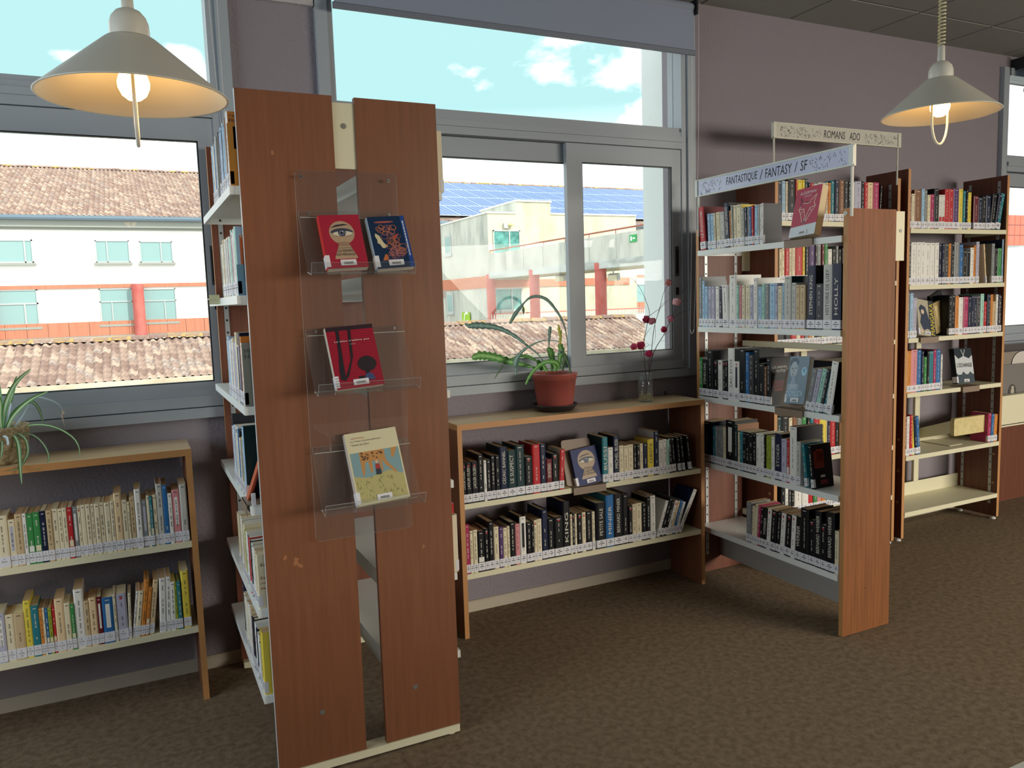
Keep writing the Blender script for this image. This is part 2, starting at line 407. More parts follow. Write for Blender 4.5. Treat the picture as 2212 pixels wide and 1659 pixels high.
# ---- long white school building with tiled roof and solar roof
AY = 50.0
A = rootat('school_building', 'long white school building with tiled roof and solar panels', 'building')
bx('wall', S_WHITE, A, -25, AY, -4, 62, AY+16, 6.7)
b = MB(); b.box(-25, AY-0.25, 6.25, 62, AY, 6.7); b.box(-25, AY-0.06, 6.12, 62, AY, 6.25); b.build('cornice', S_SILL, A)
b = MB(); b.prof([(AY-0.55, 6.72), (AY-0.5, 6.62), (AY-0.32, 6.62), (AY-0.27, 6.72), (AY-0.27, 6.86), (AY-0.3, 6.86), (AY-0.32, 6.7), (AY-0.5, 6.7), (AY-0.53, 6.86), (AY-0.55, 6.86)], 0, -25, 62)
b.build('gutter', S_GUT, A)
SL = math.tan(R(17)); RY = AY+16.6
def roofz(y): return 6.85+(y-(AY-0.4))*SL
b = MB(); b.prof([(AY-0.4, 6.83), (RY, roofz(RY)-0.02), (2*RY-AY, 6.83)], 0, -25, 62); b.build('roof_deck', mat('6E5A50', 0.9), A)
def zA(px, py): return on(px, py, 1, AY)
def far_window(parent, x0, x1, z0, z1, y, split=0.6, top=None, pane=None, d=-1, left=False):
    f = MB(); t = 0.06*max(1, (x1-x0)/2.2); y0 = y-0.06
    f.box(x0, y0, z0, x0+t, y, z1); f.box(x1-t, y0, z0, x1, y, z1); f.box(x0, y0, z1-t, x1, y, z1); f.box(x0, y0, z0, x1, y, z0+t)
    xm = x0+(x1-x0)*split; zt = z1-t
    if top: zt = z0+(z1-z0)*top; f.box(x0, y0, zt, x1, y, zt+t)
    f.box(xm-t/2, y0, z0, xm+t/2, y, zt)
    f.box(x0-0.1, y-0.16, z0-0.12, x1+0.1, y, z0, 1)
    o = f.build('window', [S_FR, S_SILL], parent)
    pn = pane or S_PANE
    bx('pane', pn, o, x0+t, y-0.02, z0+t, xm-t/2, y-0.012, zt)
    bx('pane', pn, o, xm+t/2, y-0.02, z0+t, x1-t, y-0.012, zt)
    if top: bx('pane', pn, o, x0+t, y-0.02, zt+t, x1-t, y-0.012, z1-t)
def awin(px0, px1, py0, py1, **k):
    a = zA(px0, py0); c = zA(px1, py1)
    far_window(A, a.x, c.x, c.z, a.z, AY, **k)
awin(-62, 74, 517, 568, split=0.86); awin(-260, -130, 520, 570, split=0.3)
awin(204, 282, 519, 567, split=0.34); awin(300, 375, 521, 567, split=0.64)
awin(-60, 88, 627, 706, split=0.78, top=0.6); awin(213, 291, 624, 699, split=0.36, top=0.62); awin(308, 384, 624, 694, split=0.64, top=0.62)
for a_, c_ in ((1293, 1328), (1373, 1412), (1430, 1468), (1155, 1190)): awin(a_, c_, 614, 662, split=0.5)
for x_ in (470, 560, 640, 730, 820, 910, 1000): awin(x_, x_+70, 521, 562, split=0.5)
b = MB(); b.box(-25, AY-0.08, 2.92, 62, AY, 3.13); b.build('orange_band', S_ORNG, A)
bm = MB()
for i in range(87):     # brick-clad parapet below the lower windows, in long panels
    bm.box(-25+i+0.01, AY-0.14, 0.28, -25+i+0.99, AY, 1.06)
bm.build('cladding_band', S_ORNG, A)
for xx in (0.58, -6.6, 20.5, 30.0, 38.5): 
    b = MB(); b.lathe([(0.31, -4), (0.31, 3.1)], (xx, AY-0.3, 0), 14); b.lathe([(0, 3.1), (0.31, 3.1)], (xx, AY-0.3, 0), 14); b.build('column', S_REDC, A, True)
# S-shaped roof tile
def tile_mesh(name, w, l, amp, m, slope):
    t = MB(); n = 7; lz = 0.022*(l/0.33); pr = []
    for i in range(n):
        u = i/(n-1)
        pr.append((u*w, amp*math.sin(u*2*math.pi)))
    c = math.cos(slope); s_ = math.sin(slope); vs = []
    for (yy, up, ex) in ((0, lz, 1), (l*1.05, 0, 1)):
        for x, z in pr: vs.append((x, yy*c-(z+up)*s_*0, yy*s_+z+up))
    for x, z in pr: vs.append((x, 0.0, z+lz-0.03*(l/0.33)))
    fs = [(i, i+1, n+i+1, n+i) for i in range(n-1)]+[(2*n+i, 2*n+i+1, i+1, i) for i in range(n-1)]
    t.add(vs, fs); return t
def tiles_stuff(parent, x0, x1, y0, z0, slope, length, w, l, amp, skip=None, name='roof_tiles'):
    base = tile_mesh('x', w, l, amp, 0, slope)
    big = MB(); nr = int(length/l); nc = int((x1-x0)/w)
    for r_ in range(nr):
        for c_ in range(nc):
            if skip and skip(r_, c_): continue
            dx = x0+c_*w; dy = y0+r_*l*math.cos(slope); dz = z0+r_*l*math.sin(slope)+rnd.uniform(-0.006, 0.006)
            big.add([(p[0]+dx, p[1]+dy, p[2]+dz) for p in base.v], base.f, rnd.choice((0, 0, 1, 1, 2, 3)))
    o = big.build(name, T_MATS, parent, True); o['kind'] = 'stuff'
    return o
tiles_stuff(A, -14, 16, AY-0.45, 6.86, R(17), 17.6, 0.27, 0.40, 0.05)
tiles_stuff(A, 16, 48, RY-0.95, roofz(RY-0.95)+0.02, R(17), 1.0, 0.27, 0.40, 0.05)
tiles_stuff(A, 16, 48, AY-0.45, 6.86, R(17), 1.1, 0.27, 0.40, 0.05)
rm = MB()
for k in range(9):
    a_ = math.pi*k/8; rm.v += [(0, -0.17*math.cos(a_), 0.11*math.sin(a_)), (0.46, -0.15*math.cos(a_), 0.095*math.sin(a_))]
rm.f = [(2*k, 2*k+1, 2*k+3, 2*k+2) for k in range(8)]+[tuple(range(0, 18, 2))]; rm.m = [0]*9
RM = [rm.mesh('ridge_tile', m, False) for m in (T_MATS[0], T_MATS[1], mat('C2A24E', 0.85, noise=((5, 5, 5), '8E7460', 0.4, 0.6), key='lichen_tile'))]
jo = MB()
for i in range(145):
    x = -14+i*0.43; m_ = rm; dz = rnd.uniform(-.02, .02)
    jo.add([(p[0]+x, p[1]*1.2+RY, p[2]*1.3+roofz(RY)+dz) for p in rm.v], rm.f, rnd.choice((0, 1, 2)))
o = jo.build('ridge_tiles', [T_MATS[0], T_MATS[1], mat('C2A24E', 0.85, noise=((5, 5, 5), '8E7460', 0.4, 0.6), key='lichen_tile')], A); o['kind'] = 'stuff'
# solar panels
S_SOL = mat('4A6698', 0.5, key='solar_cell'); S_SOLF = mat('C9D4DC', 0.4)
y0s, y1s = AY+0.9, RY-1.0
nrow = 4; ph = (y1s-y0s)/nrow; pw = 1.6
sm = MB(); c17, s17 = math.cos(R(17)), math.sin(R(17)); hl = ph/c17-0.14
def sp(x, l_, u): return (x, l_*c17-u*s17, l_*s17+u*c17)
for (xa, xb, la, lb, ua, ub, mm) in ((0, pw-.05, 0, hl, 0.02, 0.06, 1), (0.03, pw-.08, 0.05, hl-0.05, 0.06, 0.064, 0)):
    q = [sp(xa, la, ua), sp(xb, la, ua), sp(xb, lb, ua), sp(xa, lb, ua), sp(xa, la, ub), sp(xb, la, ub), sp(xb, lb, ub), sp(xa, lb, ub)]
    sm.add(q, [(3,2,1,0),(4,5,6,7),(0,1,5,4),(2,3,7,6),(1,2,6,5),(3,0,4,7)], mm)
for k in range(1, 4):
    xa = 0.03+k*(pw-.11)/4
    sm.quad(sp(xa-.012, 0.05, .068), sp(xa+.012, .05, .068), sp(xa+.012, hl-.05, .068), sp(xa-.012, hl-.05, .068), 1)
sme = sm.mesh('solar_panel', [S_SOL, S_SOLF])
for r_ in range(nrow):
    for c_ in range(20):
        y = y0s+r_*ph; inst('solar_panel', sme, A, (16.3+c_*pw, y, roofz(y)+0.12))
b = MB(); b.tube([(22.3, RY, roofz(RY)), (22.3, RY, roofz(RY)+3.4)], 0.035, 6); b.build('antenna', S_GUT, A)
# ---- stained concrete block with raised walkway
BX, BY = 17.2, 38.0
B = rootat('concrete_block', 'stained grey concrete building with stepped roof behind the cactus', 'building')
b = MB(); b.box(BX, BY, -4, 26.5, AY-0.2, 6.06, 1, mx=0); b.box(18.87, BY, 6.06, 20.96, BY+4.6, 6.7, 1, mx=0)
b.build('wall', [S_CONC, S_CONCB], B)
b = MB(); b.box(BX-.06, BY-.06, 6.06, 18.87, AY-0.1, 6.14); b.box(20.96, BY-.06, 6.06, 26.5, AY-0.1, 6.14); b.box(18.81, BY-.06, 6.7, 21.02, BY+4.66, 6.78)
b.build('coping', mat('E4E4DC', 0.7), B)
def bwin(px0, px1, py0, py1, **k):
    a = on(px0, py0, 1, BY); c = on(px1, py1, 1, BY); far_window(B, a.x, c.x, c.z, a.z, BY, pane=S_PANED, **k)
bwin(1064, 1124, 497, 549, split=0.6); bwin(1068, 1128, 623, 670, split=0.62)
for (pa, pb) in (((961, 511), (976, 550)), ((966, 634), (981, 676))):
    a = on(pa[0], pa[1], 0, BX); c = on(pb[0], pb[1], 0, BX)
    f = MB(); f.box(BX-.05, c.y, c.z, BX, a.y, a.z); f.box(BX-.12, c.y-.1, c.z-.1, BX, a.y+.1, c.z); ow = f.build('window', S_FR, B)
    bx('pane', S_PANE, ow, BX-.06, c.y+.12, c.z+.1, BX-.05, a.y-.12, a.z-.1)
b = MB(); b.box(BX-.05, BY+0.2, 2.2, BX, AY-.1, 2.83); b.box(BX, BY-.05, 2.2, 26, BY, 2.6); b.build('cladding_band', S_ORNG, B)
b = MB(); a = on(1093, 488, 1, BY); b.box(a.x-.16, BY-.12, a.z-.13, a.x+.1, BY, a.z+.13); b.lathe([(0, 0), (.15, 0), (.15, .1), (0, .1)], (a.x+.22, BY-.12, a.z), 14, 1); b.build('wall_lamp', [S_FR, mat('D8CC8A', 0.6)], B)
G = rootat('block_sign', 'lime green sign with white letter G on concrete wall', 'sign')
a = on(997, 675, 0, BX-.1); c = on(1015, 702, 0, BX-.1)
y1g, y0g = a.y, c.y; z1g = a.z; z0g = c.z-0.3
bx('board', mat('9CC62E', 0.6), G, BX-.09, y0g, z0g, BX-.055, y1g, z1g)
b = MB(); b.text('G', (BX-.095, y1g-(y1g-y0g)*.25, z0g+.1), (0, -1, 0), (0, 0, 1), 0.95, width=(y1g-y0g)*.55); b.build('lettering', mat('F4F6EE', 0.6), G)
Wk = rootat('raised_walkway', 'raised concrete walkway on red columns leading to the block', 'walkway')
b = MB()
for k in range(8):     # parapet in cast panels
    y = 22+k*2.0; bx('parapet_panel', S_CONC, Wk, BX, y+.012, 2.98, BX+.15, y+1.988, 3.95)
bx('edge_beam', mat('C4C8C4', 0.85, noise=((0.5, 0.8, 3), '9CA09A', 0.45, 0.7), key='walk_beam'), Wk, BX-.06, 22, 2.66, BX+.3, BY, 2.98)
bx('deck', S_CONCB, Wk, BX+.3, 22, 2.74, BX+2.3, BY, 2.9)
bx('far_parapet', S_CONCB, Wk, BX+2.2, 22, 2.66, BX+2.35, BY, 3.7)
b = MB(); b.tube([(BX+.08, 22, 4.12), (BX+.08, BY, 4.12)], 0.035, 6)
for k in range(9): b.tube([(BX+.08, 22.2+k*1.97, 3.95), (BX+.08, 22.2+k*1.97, 4.12)], 0.02, 5)
b.build('handrail', mat('A0604A', 0.6), Wk)
for yy in (38.35, 33.4, 27.6, 22.8):
    b = MB(); b.lathe([(.24, -4), (.24, 2.66)], (BX+.12, yy-.25, 0), 16); b.lathe([(0, 2.9), (.24, 2.9), (.24, 2.6)], (BX+.1, yy-.25, 0), 16); b.build('column', S_REDC, Wk, True)
for (px, py) in ((1212, 599), (1326, 597)):
    a = on(px, py, 0, BX+.5); b = MB()
    b.box(-.22, -.12, -.16, .22, .12, .1); b.tube([(0, 0, .1), (0, 0, .4)], .03, 6); b.box(-.2, -.17, -.14, .2, -.12, .08, 1)
    o = b.build('floodlight', [S_FR, mat('D8D4B8', 0.3)], Wk); o.location = a; o.rotation_euler = (R(15), 0, R(-60))
ES = rootat('exit_sign', 'small green exit sign on the walkway parapet', 'sign')
a = on(1360, 508, 0, BX-.02); c = on(1375, 522, 0, BX-.02)
bx('board', mat('2FA85C', 0.6), ES, BX-.035, c.y, c.z, BX-.005, a.y, a.z)
b = MB(); w_ = a.y-c.y; h_ = a.z-c.z
b.quad((BX-.037, a.y-.15*w_, c.z+.2*h_), (BX-.037, a.y-.4*w_, c.z+.2*h_), (BX-.037, a.y-.4*w_, c.z+.8*h_), (BX-.037, a.y-.15*w_, c.z+.8*h_))
b.add([(BX-.037, a.y-.5*w_, c.z+.4*h_), (BX-.037, a.y-.75*w_, c.z+.4*h_), (BX-.037, a.y-.9*w_, c.z+.5*h_), (BX-.037, a.y-.75*w_, c.z+.62*h_), (BX-.037, a.y-.5*w_, c.z+.62*h_)], [(0, 1, 2, 3, 4)])
b.build('symbol', mat('F0F4F0', 0.6), ES)
RL = rootat('courtyard_railing', 'white upright railing between the red columns', 'railing')
b = MB()
x0r = on(1062, 690, 1, 36).x; x1r = on(1391, 690, 1, 36).x+3
zt_ = on(1200, 672, 1, 36).z; zb_ = zt_-1.1
b.box(x0r, 36, zt_-.05, x1r, 36.05, zt_); b.build('top_rail', mat('C86A58', 0.6), RL)
b = MB()
for k in range(int((x1r-x0r)/0.14)): b.box(x0r+k*.14, 36.01, zb_, x0r+k*.14+.045, 36.04, zt_-.05)
o = b.build('balusters', mat('D5DAD6', 0.6), RL); o['kind'] = 'stuff'
# ---- low roof in front
LR = rootat('low_tiled_roof', 'weathered low tiled roof just below the windows', 'roof')
sl = math.atan2(0.855-0.0, 2.5); TW, TL = 0.185, 0.30
x0l, x1l = -6.0, 15.6; ye = 20.0; ze = -0.03
bx('wall', S_CONCB, LR, x0l+.3, ye+.3, -4, x1l-.3, 24.6, -.15)
b = MB(); b.prof([(ye+.05, ze-.05), (22.5, ze+.84), (25, ze-.05)], 0, x0l, x1l); b.build('roof_deck', mat('6E5A50', 0.9), LR)
b = MB(); b.box(x0l, ye-.22, ze-.14, x1l, ye-.02, ze+.0); b.box(x0l, ye-.02, ze-.2, x1l, ye+.1, ze-.02); b.build('gutter', mat('C9BFA8', 0.6, noise=((1, 1, 1), 'A8957A', 0.4, 0.7)), LR)
tb = tile_mesh('roof_tile', TW, TL, 0.034, 0, sl)
TM = [tb.mesh('roof_tile', m, True) for m in T_MATS]
vis = set(); nr = 9; nc = int((x1l-x0l)/TW)
cand = []
for r_ in range(nr):
    for c_ in range(nc):
        x = x0l+c_*TW
        if -2.9 < x < 2.0 or (8.0 < x < 15.6): cand.append((-(0 if x < 2 else 1), r_, c_))
left = [(r_, c_) for k, r_, c_ in cand if k == 0][:234]
right = [(r_, c_) for k, r_, c_ in cand if k == -1 and r_ >= 0]
vis = set(left)
for r_, c_ in sorted(right, key=lambda t: (t[0], t[1]))[:300-len(vis)]: vis.add((r_, c_))
for (r_, c_) in sorted(vis):
    inst('roof_tile', TM[rnd.choice((0, 0, 1, 1, 2, 3))], LR, (x0l+c_*TW, ye+r_*TL*math.cos(sl), ze+r_*TL*math.sin(sl)+rnd.uniform(-.004, .006)), (0, 0, rnd.uniform(-.02, .02)))
tiles_stuff(LR, x0l, x1l, ye, ze, sl, nr*TL+.01, TW, TL, 0.034, skip=lambda r_, c_: (r_, c_) in vis)
for i in range(50):
    inst('ridge_tile', rnd.choice(RM), LR, (x0l+i*.43, 22.5, ze+.86+rnd.uniform(-.015, .015)), (0, 0, rnd.uniform(-.03, .03)))
# ============================================================ BOOKCASES
def board(name, parent, x0, y0, z0, x1, y1, z1, face, front=None, side='y0', **k):
    """wood panel whose edge faces are banded: side says which way the banded edge looks"""
    b = MB(); b.box(x0, y0, z0, x1, y1, z1, 0, **k)
    if side == 'y0': b.m[2] = 1
    if side == 'x0': b.m[5] = 1
    if side == 'yx': b.m[2] = 1; b.m[5] = 1
    return b.build(name, [face, front or M_EDGE], parent)
def slot_strip(parent, x, y, z0, z1, nx, ny):
    """slotted metal strip lying on a panel face; (nx, ny) = direction it faces"""
    b = MB(); t = 0.003; w = 0.009
    if nx: b.box(x, y-w, z0, x+nx*t, y+w, z1)
    else: b.box(x-w, y, z0, x+w, y+ny*t, z1)
    n = int((z1-z0)/0.05)
    for k in range(n):
        z = z0+0.025+k*0.05; e = t+0.0006; h = 0.004
        if nx: b.quad((x+nx*e, y-h, z-h), (x+nx*e, y+h, z-h), (x+nx*e, y+h, z+h), (x+nx*e, y-h, z+h), 1)
        else: b.quad((x-h, y+ny*e, z-h), (x+h, y+ny*e, z-h), (x+h, y+ny*e, z+h), (x-h, y+ny*e, z+h), 1)
    b.build('slotted_strip', [mat('B5B8B8', 0.4, 0.4), M_HOLE], parent)
def shelf_x(parent, x0, x1, yf, yb, z, lip=0.0, th=0.024, m=None):   # shelf along x, front at yf
    b = MB(); b.prof([(yf, z), (yf, z-th), (yf+.012, z-th), (yf+.012, z-.003), (yb, z-.003), (yb, z+lip), (yb-.0015 if lip else yb, z+lip), (yb-.0015 if lip else yb-.001, z)], 0, x0, x1)
    b.box(x0, yf+.012, z-th, x0+.0015, yb, z-.003); b.box(x1-.0015, yf+.012, z-th, x1, yb, z-.003)
    return b.build('shelf', m or M_CREAM, parent)
def shelf_y(parent, y0, y1, xf, xb, z, lip=0.0, th=0.026, m=None):   # shelf along y, front at xf
    d = 1 if xb > xf else -1
    b = MB(); b.prof([(xf, z), (xf, z-th), (xf+d*.012, z-th), (xf+d*.012, z-.003), (xb, z-.003), (xb, z+lip), (xb-d*.0015, z+lip), (xb-d*.0015, z)], 1, y0, y1)
    for ya in (y0, y1-.0015): b.box(xf+d*.012, ya, z-th, xb, ya+.0015, z-.003)
    return b.build('shelf', m or M_WHITE, parent)
# ---- low bookcases
def low_case(x0, x1, zt, levels, label):
    rt = rootat('low_bookcase', label, 'bookcase', 'low bookcases under the windows')
    yf, yb = 3.19, 3.455
    board('side_panel', rt, x0, yf, 0, x0+.022, yb, zt-.026, M_WOOD, side='y0'); board('side_panel', rt, x1-.022, yf, 0, x1, yb, zt-.026, M_WOOD, side='y0')
    t = MB(); t.box(x0, yf-.002, zt-.026, x1, yb, zt, 0, my=1, mz=0); t.m[4] = 1; t.m[5] = 1
    t.build('top', [M_TOP, M_EDGE], rt)
    for z in levels: shelf_x(rt, x0+.022, x1-.022, yf+.004, yb-.01, z)
    return rt
low_case(-1.18, 0.176, 0.998, (.640, .300), 'low wooden bookcase of pale paperbacks under the left window')
low_case(1.262, 2.632, 0.981, (.620, .296), 'low wooden bookcase of dark novels under the middle window')
# wall hook bits on the plaster
# ---- end-on bookcase with fantasy sign
F_ = rootat('end_on_bookcase', 'single end-on bookcase with white sign on posts, right of middle window', 'bookcase', 'tall library bookcases')
FX0, FX1, FY0, FY1, FZ = 2.712, 3.004, 2.37, 3.345, 1.855
board('end_panel', F_, FX0, FY0, 0.004, FX1, FY0+.022, FZ, M_WOODB, side='x0')
board('end_panel', F_, FX0, FY1-.022, 0.004, FX1, FY1, FZ, M_WOODD, side='x0')
slot_strip(F_, FX0+.045, FY1-.022, .1, FZ-.03, 0, -1); slot_strip(F_, FX1-.045, FY1-.022, .1, FZ-.03, 0, -1)
FL = (1.745, 1.349, .982, .632, .278)
for z in FL: shelf_y(F_, FY0+.024, FY1-.024, FX0-.010, FX1-.004, z, th=.027)
bx('kick_plate', mat('A9A59E', 0.5), F_, 2.85, FY0+.022, .082, 2.853, FY1-.022, .25)
for (yy, nm) in ((FY0+.006, 1), (FY1-.02, 1)):
    b = MB(); b.box(FX1, yy-.004, 1.637, FX1+.055, yy+.010, 1.848)
    b.lathe([(0, 0), (.008, 0), (.008, .002), (0, .002)], (0, 0, 0), 12, 1)
    k0 = len(b.v)-48
    for i in range(k0, len(b.v)): v = b.v[i]; b.v[i] = (FX1+.030+v[0], yy-.004-v[2], 1.765+v[1])
    b.build('joint_plate', [M_CREAM, mat('77756F', 0.4, 0.5)], F_)
b = MB()
for (xx, zz) in ((FX1-.018, 1.79), (FX1-.018, 1.72), (FX0+.02, 1.72), (FX0+.14, .205)):
    b.lathe([(0, .003), (.004, .002), (.0045, 0)], (0, 0, 0), 8); k0 = len(b.v)-24
    for i in range(k0, len(b.v)): v = b.v[i]; b.v[i] = (xx+v[0], FY0-v[2], zz+v[1])
b.build('screw', mat('8A6A3A', 0.35, 0.8), F_)
b = MB(); b.lathe([(.003, .0045), (.0085, .004), (.0085, 0), (.003, 0)], (0, 0, 0), 14, closed=True)
for i in range(len(b.v)): v = b.v[i]; b.v[i] = (FX0-v[2], FY0+.011+v[0], 1.835+v[1])
b.build('ring_fitting', M_WHITE, F_)
def sign_board(label, name_txt, O, X, H, posts, zlow, mfr, mpaper, doodle, txt_u, face, post_r=.006):
    """O lower left corner, X along the board (Vector, full length), face = outward normal"""
    rt = rootat('shelf_sign', label, 'sign', 'shelf signs on posts')
    X = Vector(X); Ln = X.length; u = X.normalized(); n = Vector(face); O = Vector(O); Z = Vector((0, 0, 1))
    def P(a, z, e=0): return O+u*a+Z*z+n*e
    def slab(b, a0, a1, z0, z1, e0, e1, m=0):
        q = [P(a0, z0, e0), P(a1, z0, e0), P(a1, z1, e0), P(a0, z1, e0), P(a0, z0, e1), P(a1, z0, e1), P(a1, z1, e1), P(a0, z1, e1)]
        b.add(q, [(3,2,1,0),(4,5,6,7),(0,1,5,4),(2,3,7,6),(1,2,6,5),(3,0,4,7)], m)
    b = MB(); slab(b, 0, Ln, 0, H, -.012, 0); slab(b, 0, Ln, 0, .006, 0, .004); slab(b, 0, Ln, H-.006, H, 0, .004)
    slab(b, 0, .018, 0, H, 0, .006); slab(b, Ln-.022, Ln, 0, H, 0, .006); b.build('board', mfr, rt)
    b = MB(); slab(b, .022, Ln-.026, .008, H-.008, 0, .0015); b.build('paper', mpaper, rt)
    b = MB()
    for (s, a, w) in txt_u: b.text(s, P(a*Ln, H*.26, .002), u, Z, H*.5, width=w*Ln, shear=.12)
    for (a0, a1, cnt) in doodle:
        for k in range(cnt):
            p = P(rnd.uniform(a0, a1)*Ln, rnd.uniform(.14, .8)*H, .002); an = rnd.choice((-.9, -1.1, -.7, .5)); ln = rnd.uniform(.004, .012)
            d = u*math.cos(an)+Z*math.sin(an); e = u*-math.sin(an)+Z*math.cos(an); w = .0008
            pts = [p+d*(ln*t)+e*(.0022*math.sin(t*9+k)) for t in (0, .33, .66, 1)]
            b.add([q+e*w for q in pts]+[q-e*w for q in pts], [(0, 1, 5, 4), (1, 2, 6, 5), (2, 3, 7, 6)])
    b.build('lettering', M_INK, rt)
    for a in posts:
        b = MB(); b.tube([P(a, .01, -.006), tuple(P(a, 0, -.006).xy)+(zlow,)], post_r, 8); b.build('post', mfr, rt)
    return rt
sign_board('handwritten fantasy and SF sign on two posts above nearer bookcase', 'f', (FX0-.004, 3.338, 2.022), (0, -.998, 0), .086, (.012, .985), 1.82,
           mat('DDE3DC', 0.4), mat('C9CFEA', 0.25), ((.04, .2, 70), (.76, .96, 60)), (('FANTASTIQUE', .235, .215), ('/', .465, .02), ('FANTASY', .50, .165), ('/', .68, .018), ('SF', .715, .04)), (-1, 0, 0))
# ---- wall bookcases on the right (teen novels, far right one)
RL_ = (1.858, 1.532, 1.222, .898, .518, .176)
RML = (1.888, 1.560, 1.222, .905, .600, .300)
def wall_case(x0, x1, top, levels, label, mwood, feet=True, lips=(), ybk=3.43):
    rt = rootat('wall_bookcase', label, 'bookcase', 'tall library bookcases')
    yf, yb = 3.14, ybk
    for xa in (x0, x1-.022): board('side_panel', rt, xa, yf, .02, xa+.022, yb, top, mwood, side='y0')
    for yy in (yf+.05, yb-.05):
        slot_strip(rt, x1-.022, yy, .1, top-.03, -1, 0); slot_strip(rt, x0+.022, yy, .1, top-.03, 1, 0)
    for i, z in enumerate(levels):
        shelf_x(rt, x0+.024, x1-.024, yf-.004, yb-.02, z, lip=(.085 if i in lips else .0), th=.026)
    for xa in (x0+.011, x1-.011):
        for yy in (yf+.03, yb-.03):
            b = MB(); b.lathe([(0, 0), (.018, 0), (.018, .008), (.006, .012), (.006, .022), (0, .022)], (xa-(.0 if xa > x0+.1 else 0), yy, 0), 12); b.build('foot', M_WHITE, rt)
    b = MB(); b.box((x0+x1)/2+.0, yb-.018, .1, (x0+x1)/2+.045, yb, 1.3); b.box(x0+.022, yb-.02, .03, x1-.022, yb-.014, .14); b.build('back_brace', M_CREAM, rt)
    b = MB()
    for z in (.24, .43, .62):
        for sgn, xa in ((-1, x0), (-1, x1-.022)):
            b.lathe([(0, .004), (.008, .003), (.009, 0)], (0, 0, 0), 8); k0 = len(b.v)-24
            for i in range(k0, len(b.v)): v = b.v[i]; b.v[i] = (xa-v[2], yf+.03+v[0], z+v[1])
    b.build('bolt_cap', mat('B08A5A', 0.5), rt)
    return rt
wall_case(3.062, 4.010, 2.138, RML, 'wall bookcase of teen novels partly hidden behind the fantasy bookcase', M_WOODD)
wall_case(4.074, 5.000, 2.195, RL_, 'far right wall bookcase with two nearly empty lower shelves', M_WOODD, lips=(4, 5))
sign_board('white ROMANS ADO sign on posts above the wall bookcase', 'r', (3.040, 3.134, 2.305), (.952, 0, 0), .080, (.012, .938), 2.1,
           mat('CFCBBB', 0.5), mat('C2BEB2', 0.6), ((.05, .35, 110), (.69, .96, 100)), (('ROMANS', .375, .165), ('ADO', .575, .085)), (0, -1, 0), .005)
# ---- near double-sided pillar bookcase
PB = rootat('double_sided_bookcase', 'tall double-sided bookcase in front with two brown end panels', 'bookcase', 'tall library bookcases')
PY0, PY1, PZ = 2.484, 3.425, 2.163
b = MB(); b.box(.326, PY0, .035, .612, PY0+.022, PZ, 0); b.m[5] = 1
b.build('end_panel', [M_WOOD, mat('C9CFD0', 0.4)], PB)  # left edge coloured pale blue-white for the window light falling on it
b = MB(); b.box(.682, PY0, .035, .952, PY0+.022, PZ, 0); b.m[5] = 1
b.build('end_panel', [M_WOOD, M_WOODD], PB)
for (xa, xb) in ((.326, .612), (.682, .952)): board('end_panel', PB, xa, PY1-.022, .035, xb, PY1, PZ, M_WOODD, side='x0')
for yy in (PY0+.006, PY1-.03):
    b = MB(); b.box(.600, yy, 1.945, .694, yy+.012, 2.145); b.build('joint_plate', M_CREAM, PB)
def disc(b, c, r, t, ax, m=0, seg=14):
    k0 = len(b.v); b.lathe([(0, 0), (r, 0), (r*.92, t), (0, t)], (0, 0, 0), seg, m)
    for i in range(k0, len(b.v)):
        v = b.v[i]; b.v[i] = (c[0]+v[0], c[1]-v[2], c[2]+v[1]) if ax == 'y' else (c[0]-v[2], c[1]+v[0], c[2]+v[1])
for (xx, yy, zz) in ((.646, PY0+.006, 2.075), (.473, PY0, .203), (.792, PY0, .209)):
    b = MB(); disc(b, (xx, yy, zz), .009, .002, 'y'); b.build('cap_screw', mat('8E8B84', 0.4, 0.5), PB)
b = MB(); b.prof([(PY0-.004, .008), (PY0+.05, .008), (PY0+.05, .034), (PY0-.004, .034)], 0, .33, .948)
b.build('base_rail', M_CREAM, PB)
b = MB(); b.prof([(PY1-.05, .008), (PY1, .008), (PY1, .034), (PY1-.05, .034)], 0, .33, .948); b.build('base_rail', M_CREAM, PB)
for xx in (.36, .92):
    for yy in (PY0+.02, PY1-.02):
        b = MB(); b.lathe([(0, 0), (.018, 0), (.018, .006), (.006, .008), (0, .01)], (xx, yy, 0), 12); b.build('foot', M_CREAM, PB)
PL = (1.885, 1.560, 1.220, .905, .575, .290)
for z in PL:
    shelf_y(PB, PY0+.024, PY1-.024, .298, .600, z, lip=.05)
    shelf_y(PB, PY0+.024, PY1-.024, .972, .694, z, lip=.05)
for xx in (.36, .56): slot_strip(PB, xx, PY1-.022, .1, PZ-.03, 0, -1)
